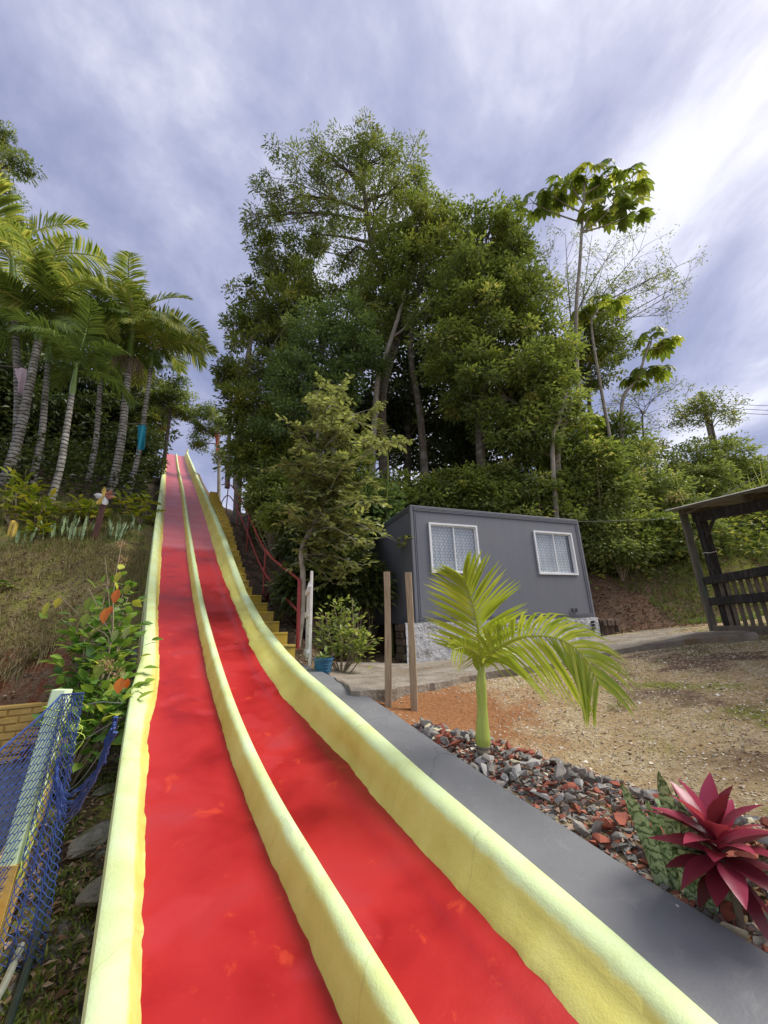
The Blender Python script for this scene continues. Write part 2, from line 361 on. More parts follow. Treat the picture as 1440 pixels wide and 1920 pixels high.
def mat_lime():
    m, nt, b, o = newmat('lime_paint'); p = posn(nt)
    n1 = noise(nt, p, 2.2, 5, .6, .5); n2 = noise(nt, p, 16, 6, .65); n3 = noise(nt, p, 110, 3)
    col = ramp(nt, n1, [(.30, (.58, .64, .24)), (.52, (.64, .75, .38)), (.72, (.67, .80, .48))])
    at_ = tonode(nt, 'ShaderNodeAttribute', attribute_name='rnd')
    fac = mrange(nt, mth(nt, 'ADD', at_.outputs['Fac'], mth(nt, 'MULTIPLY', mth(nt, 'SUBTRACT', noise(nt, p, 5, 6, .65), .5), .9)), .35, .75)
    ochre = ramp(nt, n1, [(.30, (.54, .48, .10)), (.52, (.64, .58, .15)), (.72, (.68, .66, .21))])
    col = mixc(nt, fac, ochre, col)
    col = mixc(nt, ramp(nt, n2, [(.60, (0, 0, 0)), (.74, (.45, .45, .45))]), col, (.46, .45, .12))
    vo = tonode(nt, 'ShaderNodeTexVoronoi', feature='DISTANCE_TO_EDGE'); vo.inputs['Scale'].default_value = 1.1; nt.links.new(mixc(nt, .25, p, noise(nt, p, 3, 3)), vo.inputs['Vector'])
    crack = ramp(nt, vo.outputs['Distance'], [(.0, (1, 1, 1)), (.004, (0, 0, 0))])
    col = mixc(nt, mth(nt, 'MULTIPLY', crack, .35), col, (.33, .32, .10))
    nt.links.new(col, b.inputs['Base Color']); b.inputs['Roughness'].default_value = .52; b.inputs['Specular IOR Level'].default_value = .35
    bump(nt, b, mth(nt, 'ADD', mth(nt, 'MULTIPLY', n2, .8), mth(nt, 'MULTIPLY', n3, .35)), .45, .012)
    return m
def mat_ground():
    m, nt, b, o = newmat('soil'); p = posn(nt)
    sep = tonode(nt, 'ShaderNodeSeparateXYZ'); nt.links.new(p, sep.inputs[0])
    def dot(v):
        q = tonode(nt, 'ShaderNodeVectorMath', operation='DOT_PRODUCT'); nt.links.new(p, q.inputs[0]); q.inputs[1].default_value = v; return q.outputs['Value']
    s = dot((D2[0], D2[1], 0)); oo = dot((N2[0], N2[1], 0))
    big = noise(nt, p, .7, 4, .55); mid = noise(nt, p, 3.2, 6, .62); fine = noise(nt, p, 26, 6, .7); spk = noise(nt, p, 85, 3, .6)
    tan = ramp(nt, fine, [(.28, (.25, .175, .085)), (.5, (.46, .355, .20)), (.72, (.64, .54, .37))])
    tan = mixc(nt, mrange(nt, mid, .42, .6), mixc(nt, .55, tan, (.38, .255, .12)), tan)
    orange = ramp(nt, fine, [(.3, (.23, .095, .036)), (.7, (.40, .195, .085))])
    brown = ramp(nt, fine, [(.3, (.07, .045, .030)), (.5, (.16, .105, .065)), (.75, (.30, .215, .15))])
    red = ramp(nt, fine, [(.3, (.085, .026, .012)), (.7, (.24, .08, .035))])
    moss = ramp(nt, fine, [(.3, (.11, .12, .022)), (.7, (.32, .33, .06))])
    dark = ramp(nt, fine, [(.3, (.03, .024, .016)), (.55, (.085, .064, .042)), (.8, (.17, .135, .095))])
    # yard: orange earth near the two timber posts, pale trodden gravel further right
    dx = mth(nt, 'SUBTRACT', sep.outputs[0], .45); dy = mth(nt, 'SUBTRACT', sep.outputs[1], 4.35)
    dd = mth(nt, 'ADD', mth(nt, 'SQRT', mth(nt, 'ADD', mth(nt, 'MULTIPLY', dx, dx), mth(nt, 'MULTIPLY', dy, dy))), mth(nt, 'MULTIPLY', mth(nt, 'SUBTRACT', mid, .5), 1.6))
    col = mixc(nt, mrange(nt, dd, 1.35, .6), tan, orange)
    mossm = mth(nt, 'MULTIPLY', mrange(nt, noise(nt, p, 1.15, 5, .6, .4), .50, .62), mrange(nt, sep.outputs[0], 1.5, 2.4))
    col = mixc(nt, mossm, col, moss)
    col = mixc(nt, mth(nt, 'MULTIPLY', mrange(nt, noise(nt, p, .9, 6, .62, .3), .50, .60), mrange(nt, sep.outputs[0], 1.6, 3.0)), col, brown)
    # foot of the hill and the hill itself: leaf litter, then dark humus
    hill = mrange(nt, sep.outputs[1], 9.2, 10.3)
    col = mixc(nt, mth(nt, 'MULTIPLY', hill, mrange(nt, oo, 2.3, 2.9)), col, mixc(nt, mrange(nt, mid, .40, .7), brown, mixc(nt, .35, brown, red)))
    col = mixc(nt, mth(nt, 'MULTIPLY', mrange(nt, sep.outputs[2], 1.6, 3.0), mrange(nt, oo, 2.3, 2.9)), col, dark)
    col = mixc(nt, mth(nt, 'MULTIPLY', mth(nt, 'MULTIPLY', mrange(nt, s, 5.9, 6.5), mrange(nt, oo, 3.6, 3.0)), mrange(nt, oo, 1.6, 1.8)), col, mixc(nt, mrange(nt, mid, .4, .6), dark, brown))
    right_slope = mth(nt, 'MULTIPLY', mrange(nt, sep.outputs[0], 7.6, 9.2), mrange(nt, sep.outputs[2], -.1, .9))
    col = mixc(nt, mth(nt, 'MULTIPLY', right_slope, mrange(nt, mid, .32, .55)), col, moss)
    # left of the slide
    left = mrange(nt, oo, .0, -.02, 0., 1.)
    lcol = mixc(nt, mrange(nt, mid, .50, .66), dark, moss)
    lcol = mixc(nt, mrange(nt, noise(nt, p, 2.1, 4, .5), .56, .64), lcol, ramp(nt, fine, [(.3, (.10, .09, .075)), (.7, (.26, .25, .22))]))
    bankm = mrange(nt, s, 9.9, 10.2)
    bcol = mixc(nt, mrange(nt, mid, .38, .62), red, brown)
    grass = ramp(nt, fine, [(.3, (.07, .06, .022)), (.5, (.19, .15, .07)), (.75, (.33, .26, .14))])
    bcol = mixc(nt, mrange(nt, sep.outputs[2], -.35, .15), bcol, mixc(nt, mrange(nt, mid, .42, .6), grass, mixc(nt, .6, grass, moss)))
    bcol = mixc(nt, mrange(nt, s, 14.2, 16), bcol, dark)
    lcol = mixc(nt, bankm, lcol, bcol)
    col = mixc(nt, left, col, lcol)
    col = mixc(nt, mth(nt, 'MULTIPLY', ramp(nt, spk, [(.66, (0, 0, 0)), (.72, (1, 1, 1))]), .35), col, (.42, .36, .29))
    nt.links.new(col, b.inputs['Base Color']); b.inputs['Roughness'].default_value = .95; b.inputs['Specular IOR Level'].default_value = .15
    bump(nt, b, mth(nt, 'ADD', mth(nt, 'MULTIPLY', fine, 1.0), mth(nt, 'MULTIPLY', mid, 1.2)), .8, .05)
    return m
def mat_container(dark=False):
    m, nt, b, o = newmat('grey_sheet_paint'); p = posn(nt)
    mp = tonode(nt, 'ShaderNodeMapping'); mp.inputs['Scale'].default_value = (7, 7, .7); nt.links.new(p, mp.inputs[0])
    n1 = noise(nt, mp.outputs[0], 1.2, 6, .62); n2 = noise(nt, p, 1.3, 4)
    col = ramp(nt, n1, [(.3, (.150, .158, .182)), (.6, (.164, .172, .198)), (.78, (.182, .188, .208))])
    col = mixc(nt, ramp(nt, n2, [(.5, (0, 0, 0)), (.75, (.4, .4, .4))]), col, (.19, .188, .192))
    nt.links.new(col, b.inputs['Base Color']); b.inputs['Roughness'].default_value = .62; b.inputs['Specular IOR Level'].default_value = .3
    return m
def mat_palmtrunk():
    m, nt, b, o = newmat('ringed_palm_bark'); p = posn(nt); sep = tonode(nt, 'ShaderNodeSeparateXYZ'); nt.links.new(p, sep.inputs[0])
    v = mth(nt, 'ADD', mth(nt, 'MULTIPLY', sep.outputs[2], 7.5), mth(nt, 'MULTIPLY', noise(nt, p, 3, 3), 1.2))
    fr = mth(nt, 'FRACT', v)
    ring = mth(nt, 'LESS_THAN', fr, mth(nt, 'MULTIPLY', noise(nt, p, 9, 4), .55))
    base = ramp(nt, noise(nt, p, 5, 5), [(.3, (.11, .10, .075)), (.5, (.30, .28, .24)), (.75, (.50, .49, .45))])
    col = mixc(nt, ring, base, (.045, .038, .028))
    nt.links.new(col, b.inputs['Base Color']); b.inputs['Roughness'].default_value = .85; bump(nt, b, mth(nt, 'SUBTRACT', 1.0, ring), .5, .015)
    return m
def mat_lace():
    m, nt, b, o = newmat('white_lace'); p = objc(nt)
    sep = tonode(nt, 'ShaderNodeSeparateXYZ'); nt.links.new(p, sep.inputs[0])
    def hexd(ox, oz):
        hx = mth(nt, 'SUBTRACT', mth(nt, 'FRACT', mth(nt, 'ADD', mth(nt, 'DIVIDE', sep.outputs[0], .075), ox)), .5)
        hz = mth(nt, 'SUBTRACT', mth(nt, 'FRACT', mth(nt, 'ADD', mth(nt, 'DIVIDE', sep.outputs[2], .13), oz)), .5)
        ax = mth(nt, 'MULTIPLY', mth(nt, 'ABSOLUTE', hx), .075); az = mth(nt, 'MULTIPLY', mth(nt, 'ABSOLUTE', hz), .13)
        return mth(nt, 'MAXIMUM', ax, mth(nt, 'ADD', mth(nt, 'MULTIPLY', ax, .5), mth(nt, 'MULTIPLY', az, .866)))
    d = mth(nt, 'MINIMUM', hexd(0, 0), hexd(.5, .5))
    lines = mrange(nt, d, .026, .033)
    inner = mth(nt, 'LESS_THAN', mth(nt, 'ABSOLUTE', mth(nt, 'SUBTRACT', d, .017)), .003)
    fac = mth(nt, 'MAXIMUM', lines, mth(nt, 'MULTIPLY', inner, .6))
    col = mixc(nt, fac, mixc(nt, noise(nt, p, 30, 4), (.80, .81, .82), (.92, .92, .91)), (.42, .44, .46))
    nt.links.new(col, b.inputs['Base Color']); b.inputs['Roughness'].default_value = .9
    return m
def mat_glass():
    m, nt, b, o = newmat('window_glass')
    tr = tonode(nt, 'ShaderNodeBsdfTransparent'); tr.inputs[0].default_value = (.93, .95, .95, 1)
    gl = tonode(nt, 'ShaderNodeBsdfGlossy'); gl.inputs['Roughness'].default_value = .015
    lw = tonode(nt, 'ShaderNodeLayerWeight'); lw.inputs[0].default_value = .5
    refl = mth(nt, 'ADD', mth(nt, 'MULTIPLY', mth(nt, 'POWER', lw.outputs['Facing'], 4.0), .8), .10, clamp=True)
    mx = tonode(nt, 'ShaderNodeMixShader'); nt.links.new(refl, mx.inputs[0]); nt.links.new(tr.outputs[0], mx.inputs[1]); nt.links.new(gl.outputs[0], mx.inputs[2])
    nt.links.new(mx.outputs[0], o.inputs[0]); return m
def mat_snake():
    m, nt, b, o = newmat('banded_leaf'); p = posn(nt); sep = tonode(nt, 'ShaderNodeSeparateXYZ'); nt.links.new(p, sep.inputs[0])
    v = mth(nt, 'ADD', mth(nt, 'MULTIPLY', sep.outputs[2], 26), mth(nt, 'MULTIPLY', noise(nt, p, 24, 3), 3.6))
    f = mth(nt, 'ABSOLUTE', mth(nt, 'SUBTRACT', mth(nt, 'FRACT', v), .5))
    col = ramp(nt, f, [(.08, (.075, .13, .045)), (.20, (.26, .36, .15)), (.45, (.42, .51, .26))])
    nt.links.new(col, b.inputs['Base Color']); b.inputs['Roughness'].default_value = .42
    return m
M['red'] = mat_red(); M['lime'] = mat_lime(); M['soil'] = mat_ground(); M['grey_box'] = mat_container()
M['ledge'] = simple('grey_floor_paint', (.185, .188, .195), (.150, .153, .160), 2.5, .55, .12, 60, .006, c3=(.21, .212, .215), s3=1.2)
def mat_ledge():
    m, nt, b, o = newmat('grey_floor_paint'); p = posn(nt)
    n1 = noise(nt, p, 2.2, 6, .6); n2 = noise(nt, p, 9, 6, .65, .6)
    col = ramp(nt, n1, [(.3, (.148, .150, .155)), (.55, (.178, .180, .184)), (.75, (.215, .214, .210))])
    col = mixc(nt, ramp(nt, n2, [(.60, (0, 0, 0)), (.72, (.5, .5, .5))]), col, (.25, .248, .24))
    vo = tonode(nt, 'ShaderNodeTexVoronoi'); vo.inputs['Scale'].default_value = 7; nt.links.new(p, vo.inputs['Vector'])
    col = mixc(nt, ramp(nt, vo.outputs['Distance'], [(.035, (1, 1, 1)), (.05, (0, 0, 0))]), col, (.55, .54, .51))
    ve = tonode(nt, 'ShaderNodeTexVoronoi', feature='DISTANCE_TO_EDGE'); ve.inputs['Scale'].default_value = .8; nt.links.new(mixc(nt, .2, p, noise(nt, p, 4, 4)), ve.inputs['Vector'])
    col = mixc(nt, mth(nt, 'MULTIPLY', ramp(nt, ve.outputs['Distance'], [(.0, (1, 1, 1)), (.004, (0, 0, 0))]), .5), col, (.07, .07, .07))
    nt.links.new(col, b.inputs['Base Color']); b.inputs['Roughness'].default_value = .55; b.inputs['Specular IOR Level'].default_value = .35
    bump(nt, b, mth(nt, 'ADD', n2, noise(nt, p, 70, 3)), .18, .008); return m
M['ledge'] = mat_ledge()
M['concrete'] = simple('bare_concrete', (.36, .32, .26), (.16, .13, .095), 3.2, .9, .8, 26, .03, c3=(.17, .12, .065), s3=1.6, detail=9)
M['plaster'] = simple('whitewashed_plaster', (.62, .62, .62), (.38, .38, .39), 9, .85, 1.0, 16, .05, c3=(.25, .24, .22), s3=5)
M['clay'] = simple('old_clay_block', (.16, .10, .07), (.055, .045, .035), 7, .9, .6, 25, .02, c3=(.10, .10, .06), s3=3)
M['dark'] = simple('inside_shade', (.012, .012, .014), (.008, .008, .008), 5, .9, 0)  # near-black colour puts the shade of vent holes and cabin interior in paint
M['yellow'] = simple('yellow_step_paint', (.60, .42, .055), (.42, .29, .035), 6, .65, .3, 50, .01, c3=(.36, .27, .07), s3=4)
M['redrail'] = simple('red_rail_paint', (.38, .055, .05), (.24, .035, .032), 18, .45, .15, 80, .003)
M['white'] = simple('white_paint', (.78, .76, .73), (.60, .57, .53), 12, .55, .25, 60, .004)
M['alu'] = simple('white_aluminium', (.82, .83, .84), (.72, .73, .74), 8, .35, 0)
M['wood'] = simple('weathered_timber', (.46, .36, .24), (.25, .18, .115), 3, .85, .5, 40, .01, stretch=(22, 22, 1.6))
M['wood_dark'] = simple('tarred_timber', (.035, .03, .027), (.016, .014, .013), 3, .75, .4, 30, .01, stretch=(14, 14, 3), c3=(.07, .063, .055), s3=1.5)
M['wood_green'] = simple('mossy_board', (.20, .17, .13), (.10, .095, .07), 3, .9, .5, 30, .01, stretch=(12, 12, 1.4), c3=(.10, .15, .10), s3=.8)
M['wood_grey'] = simple('grey_slat_wood', (.23, .19, .14), (.11, .09, .065), 3, .9, .4, 30, .008, stretch=(14, 14, 1.8))
M['roofsheet'] = simple('fibre_roof_sheet', (.27, .25, .215), (.15, .14, .115), 4, .9, .4, 30, .01)
M['ochre'] = simple('ochre_wall_paint', (.58, .39, .115), (.46, .30, .08), 5, .7, .4, 40, .01, c3=(.40, .29, .09), s3=2)
M['court'] = simple('blue_grey_floor', (.135, .15, .18), (.09, .105, .13), 2.5, .75, .2, 40, .01, c3=(.20, .19, .17), s3=1.6)
M['net'] = simple('blue_net', (.03, .075, .27), (.018, .04, .16), 9, .6, 0)
M['twine'] = simple('lime_twine', (.55, .68, .12), (.40, .5, .07), 9, .7, 0)
M['palepost'] = simple('pale_green_post', (.68, .84, .55), (.60, .76, .44), 5, .55, .2, 60, .004)
M['hose'] = simple('dark_green_hose', (.03, .05, .045), (.018, .028, .026), 6, .45, 0)
M['pipe'] = simple('pale_pipe', (.34, .36, .30), (.22, .23, .19), 6, .7, .2)
M['bark'] = simple('grey_brown_bark', (.16, .125, .09), (.06, .048, .035), 8, .9, .6, 30, .02, c3=(.22, .20, .16), s3=3)
M['bark_pale'] = simple('pale_bark', (.40, .36, .29), (.20, .17, .13), 6, .85, .4, 30, .01)
M['twig'] = simple('dry_twig', (.30, .24, .16), (.17, .13, .085), 10, .9, 0)
M['palmtrunk'] = mat_palmtrunk(); M['lace'] = mat_lace(); M['glass'] = mat_glass(); M['snake'] = mat_snake()
M['crownshaft'] = simple('green_crownshaft', (.20, .30, .07), (.11, .18, .035), 3, .45, 0, stretch=(8, 8, 1))
M['youngshaft'] = simple('young_crownshaft', (.42, .47, .10), (.26, .34, .06), 4, .45, .1, stretch=(8, 8, 1))
M['ringstem'] = simple('ringed_stem', (.26, .22, .16), (.08, .07, .05), 3, .8, .4, 20, .01, stretch=(1, 1, 26))
M['straw'] = simple('dry_fruit_stalk', (.30, .22, .14), (.16, .11, .07), 12, .9, 0)
M['blueglaze'] = simple('blue_ceramic', (.035, .14, .24), (.02, .085, .16), 9, .25, .1, 30, .005)
M['bluepot'] = simple('cobalt_plastic', (.01, .035, .38), (.008, .025, .25), 5, .35, 0)
M['rock'] = simple('grey_stone', (.30, .28, .25), (.14, .13, .11), 5, .9, .9, 14, .05, c3=(.10, .11, .05), s3=3)
M['pole'] = simple('pole_concrete', (.22, .19, .15), (.14, .12, .095), 4, .9, .2)
M['cable'] = simple('black_cable', (.03, .03, .03), (.02, .02, .02), 4, .6, 0)
M['pinkcloth'] = simple('pink_cloth', (.66, .50, .54), (.56, .42, .46), 14, .9, .2)
M['tealcloth'] = simple('turquoise_cloth', (.02, .28, .36), (.015, .20, .28), 14, .85, .2)
M['orangecloth'] = simple('orange_cloth', (.62, .20, .09), (.5, .15, .07), 14, .85, .2)
M['maroonpost'] = simple('maroon_timber', (.17, .075, .06), (.10, .045, .038), 8, .8, .3)
M['petal_white'] = simple('white_petal', (.75, .74, .72), (.66, .65, .63), 8, .6, 0)
M['petal_yellow'] = simple('yellow_petal', (.70, .50, .10), (.58, .40, .08), 8, .6, 0)
M['petal_brown'] = simple('brown_petal', (.33, .13, .07), (.24, .09, .05), 8, .6, 0)
G = dict(
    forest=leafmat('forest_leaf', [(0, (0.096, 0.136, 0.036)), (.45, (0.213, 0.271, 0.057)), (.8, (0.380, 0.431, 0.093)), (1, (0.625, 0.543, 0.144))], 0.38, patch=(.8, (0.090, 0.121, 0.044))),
    olive=leafmat('olive_leaf', [(0, (0.089, 0.118, 0.028)), (.4, (0.167, 0.227, 0.046)), (.8, (0.274, 0.340, 0.076)), (1, (0.392, 0.340, 0.115))], 0.43, patch=(.7, (0.255, 0.260, 0.069))),
    lush=leafmat('lush_leaf', [(0, (0.120, 0.157, 0.044)), (.5, (0.247, 0.314, 0.075)), (.85, (0.395, 0.449, 0.109)), (1, (0.592, 0.538, 0.184))], 0.43, patch=(.9, (0.114, 0.157, 0.053))),
    deep=leafmat('shade_deep_leaf', [(0, (0.029, 0.046, 0.015)), (.6, (0.068, 0.095, 0.027)), (1, (0.144, 0.164, 0.041))], 0.30),  # canopy shade over the grove and wood is put into this dark green
    bluish=leafmat('bluish_leaf', [(0, (0.095, 0.148, 0.053)), (.6, (0.186, 0.270, 0.090)), (1, (0.338, 0.406, 0.140))], 0.38),
    guava=leafmat('guava_leaf', [(0, (0.133, 0.153, 0.057)), (.45, (0.225, 0.252, 0.097)), (.8, (0.332, 0.359, 0.162)), (1, (0.438, 0.478, 0.162))], 0.38, rough=.36),
    shrub=leafmat('shrub_leaf', [(0, (0.117, 0.161, 0.047)), (.5, (0.246, 0.302, 0.094)), (.9, (0.398, 0.431, 0.132)), (1, (0.562, 0.431, 0.238))], 0.41),
    bright=leafmat('bright_leaf', [(0, (.10, .16, .02)), (.5, (.17, .24, .03)), (1, (.28, .34, .05))], .4),
    croton=leafmat('croton_leaf', [(0, (0.132, 0.187, 0.017)), (.6, (0.275, 0.319, 0.033)), (.9, (0.418, 0.407, 0.044)), (1, (0.550, 0.440, 0.044))], .35),
    mixed=leafmat('broad_leaf', [(0, (0.062, 0.132, 0.028)), (.5, (0.132, 0.248, 0.047)), (.85, (0.265, 0.389, 0.062)), (1, (0.559, 0.590, 0.093))], 0.43),
    orange=leafmat('orange_leaf', [(0, (.52, .12, .02)), (1, (.66, .22, .03))], .3),
    yellowleaf=leafmat('yellow_leaf', [(0, (.50, .42, .04)), (1, (.62, .52, .06))], .35),
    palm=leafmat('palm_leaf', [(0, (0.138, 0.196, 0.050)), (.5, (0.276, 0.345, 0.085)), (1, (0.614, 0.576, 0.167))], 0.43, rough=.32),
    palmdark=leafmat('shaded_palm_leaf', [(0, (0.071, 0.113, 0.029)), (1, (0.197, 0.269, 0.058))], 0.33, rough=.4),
    young=leafmat('young_palm_leaf', [(0, (.24, .33, .035)), (.5, (.36, .44, .05)), (1, (.52, .55, .085))], .4, rough=.32),
    cecropia=leafmat('lobed_leaf', [(0, (0.103, 0.142, 0.035)), (.6, (0.205, 0.267, 0.048)), (1, (0.409, 0.409, 0.086))], 0.48),
    reed=leafmat('reed_leaf', [(0, (0.108, 0.144, 0.036)), (.5, (0.204, 0.252, 0.072)), (.9, (0.336, 0.360, 0.120)), (1, (0.408, 0.324, 0.168))], .35),
    dry=leafmat('dry_leaf', [(0, (.10, .055, .03)), (.4, (.22, .135, .075)), (.8, (.34, .235, .15)), (1, (.46, .37, .27))], .1, rough=.8),
    drygrass=leafmat('dry_grass', [(0, (0.115, 0.098, 0.034)), (.4, (0.253, 0.196, 0.092)), (.8, (0.391, 0.310, 0.172)), (1, (0.161, 0.218, 0.057))], .25, rough=.8),
    grass=leafmat('grass_blade', [(0, (0.078, 0.130, 0.026)), (.6, (0.169, 0.234, 0.046)), (1, (0.312, 0.351, 0.091))], .35),
    cordy=leafmat('cordyline_leaf', [(0, (.07, .014, .020)), (.4, (.14, .020, .034)), (.8, (.26, .035, .065)), (1, (.44, .06, .12))], .28, rough=.3),
    moss=leafmat('moss_leaf', [(0, (.05, .10, .015)), (1, (.16, .26, .04))], .3),
    purple=leafmat('purple_petal', [(0, (.12, .03, .22)), (1, (.2, .06, .34))], .3),
    litterpink=leafmat('bract', [(0, (.30, .18, .10)), (1, (.42, .30, .16))], .3),
)

# ================================================================== SETTING
def build_ground():
    def axis(lo, hi, st, outs):
        a = list(np.arange(lo, hi + 1e-6, st)); g = st
        for sgn, lim in ((1, outs[1]), (-1, outs[0])):
            v = hi if sgn > 0 else lo; g = st; ext = []
            while abs(v) < abs(lim): g *= 1.22; v += sgn * g; ext.append(v)
            a = a + ext if sgn > 0 else ext[::-1] + a
        return np.array(a)
    S = axis(-1, 17, .085, (-250, 420)); O = axis(-6, 11, .085, (-300, 300))
    O = np.unique(np.round(np.concatenate([O, [-.021, -.0199, 2.0599, 2.061]]), 5))
    ss, oo = np.meshgrid(S, O, indexing='ij'); x, y = xy(ss, oo); z = terrain(x.ravel(), y.ravel())
    V = np.c_[x.ravel(), y.ravel(), z]; n, m = ss.shape
    i = np.arange(n - 1)[:, None] * m; j = np.arange(m - 1)[None]
    F = np.stack([i + j, i + m + j, i + m + j + 1, i + j + 1], -1).reshape(-1, 4)[:, ::-1]
    mb = MB(); mb.add(V, F); o = link('ground', mb.mesh('ground', M['soil'], True)); tag(o, 'sloping soil of the yard, the banks and the wooded hill', None, None, 'structure')
build_ground()

def build_path():
    E_ = np.array(PATH_EDGE); E_ = spline(E_, 60)
    E_[:, :2] += np.c_[fbm(np.arange(60) * .35, np.zeros(60), 41), fbm(np.arange(60) * .35, np.ones(60) * 7, 42)] * .22
    n = 60; t = np.linspace(0, 1, n)
    inner = spline([(-1.55, 7.6, -.55), (-.4, 7.9, -.62), (.5, 7.95, -.66), (2.7, 8.8, -.55), (5.0, 9.75, -.36), (6.2, 9.6, -.27), (7.2, 8.6, -.2)], n)
    k = 26; mb = MB(); rows = []
    for q in np.linspace(0, 1, k):
        P = E_ * (1 - q) + inner * q
        P[:, 2] += fbm(P[:, 0] * 2.2, P[:, 1] * 2.2, 51) * .05 + fbm(P[:, 0] * 7, P[:, 1] * 7, 55) * .02
        rows.append(P)
    edge = rows[0].copy(); edge[:, 2] -= .3
    rows[0][:, 2] -= .015
    V = np.concatenate([edge] + rows); m = n; kk = k + 1
    i = np.arange(kk - 1)[:, None] * m; j = np.arange(m - 1)[None]
    F = np.stack([i + j, i + j + 1, i + m + j + 1, i + m + j], -1).reshape(-1, 4)
    mb.add(V, F); tag(link('path', mb.mesh('path', M['concrete'], False)), 'worn concrete apron running along the foot of the grey cabin', None, None, 'structure')
build_path()

ES_ = [.3, .87, 1.19, 1.68, 2.39, 3.31, 3.97, 4.57, 5.44, 6.66]; EZ_ = [-1.33, -1.225, -1.15, -1.055, -.92, -.72, -.585, -.47, -.25, .13]
def build_ledge():
    mb = MB(); S = np.arange(-.6, 6.45, .09); rings = []
    for s in S:
        z = float(ledge_z(s)) + .004 * math.sin(s * 3.1); w = .012 * math.sin(s * 1.7) + .006 * math.sin(s * 5.3)
        zi = min(z, float(np.interp(s, ES_, EZ_)) - .03)
        pts = [(1.70, z - .9), (1.70, zi), (2.075 + w, z - .004), (2.10 + w, z - .03), (2.11 + w, z - .5), (2.11 + w, z - .9)]
        rings.append([pos(s, o, q) for o, q in pts])
    loft(mb, rings, True)
    tag(link('pavement', mb.mesh('pavement', M['ledge'], True)), 'smooth grey painted concrete ledge beside the slide', None, None, 'structure')
build_ledge()

# ================================================================== THE SLIDE
ES = [.3, .87, 1.19, 1.68, 2.39, 3.31, 3.97, 4.57, 5.44, 6.66, 8.18, 9.45, 11.36, 13.87, 17.35, 23.21, 41.26]
EZ = [-1.33, -1.225, -1.15, -1.055, -.92, -.72, -.585, -.47, -.25, .13, .77, 1.47, 2.57, 3.92, 5.70, 8.68, 18.1]
AS = [0, 1.9, 4.1, 4.45, 4.95, 5.9, 6.75, 7.65, 9.6, 13, 19, 27, 39.7]; AO = [.150, .148, .145, .155, .21, .222, .20, .175, .17, .16, .12, .06, -.06]
FS = [0, 2.2, 4, 5.0, 5.7, 6.6, 9, 13, 17, 30, 39.7]; FO = [-.005, -.012, -.025, -.026, .028, .022, -.022, -.07, -.09, -.18, -.25]
DS = [0, 1.4, 2.5, 3.2, 4.05, 4.7, 5.5, 6.6, 8, 10, 13, 20, 39.7]; DO = [1.41, 1.43, 1.49, 1.54, 1.48, 1.42, 1.39, 1.395, 1.415, 1.41, 1.44, 1.45, 1.43]
BS = [0, 20, 39.7]; BO = [.742, .742, .66]
def wob(s, seed, amp): return float(fbm(np.array([s * 2.6]), np.array([seed * 3.3]), seed)[0] + .5 * fbm(np.array([s * 13.]), np.array([seed * 1.7]), seed + 40)[0]) * amp
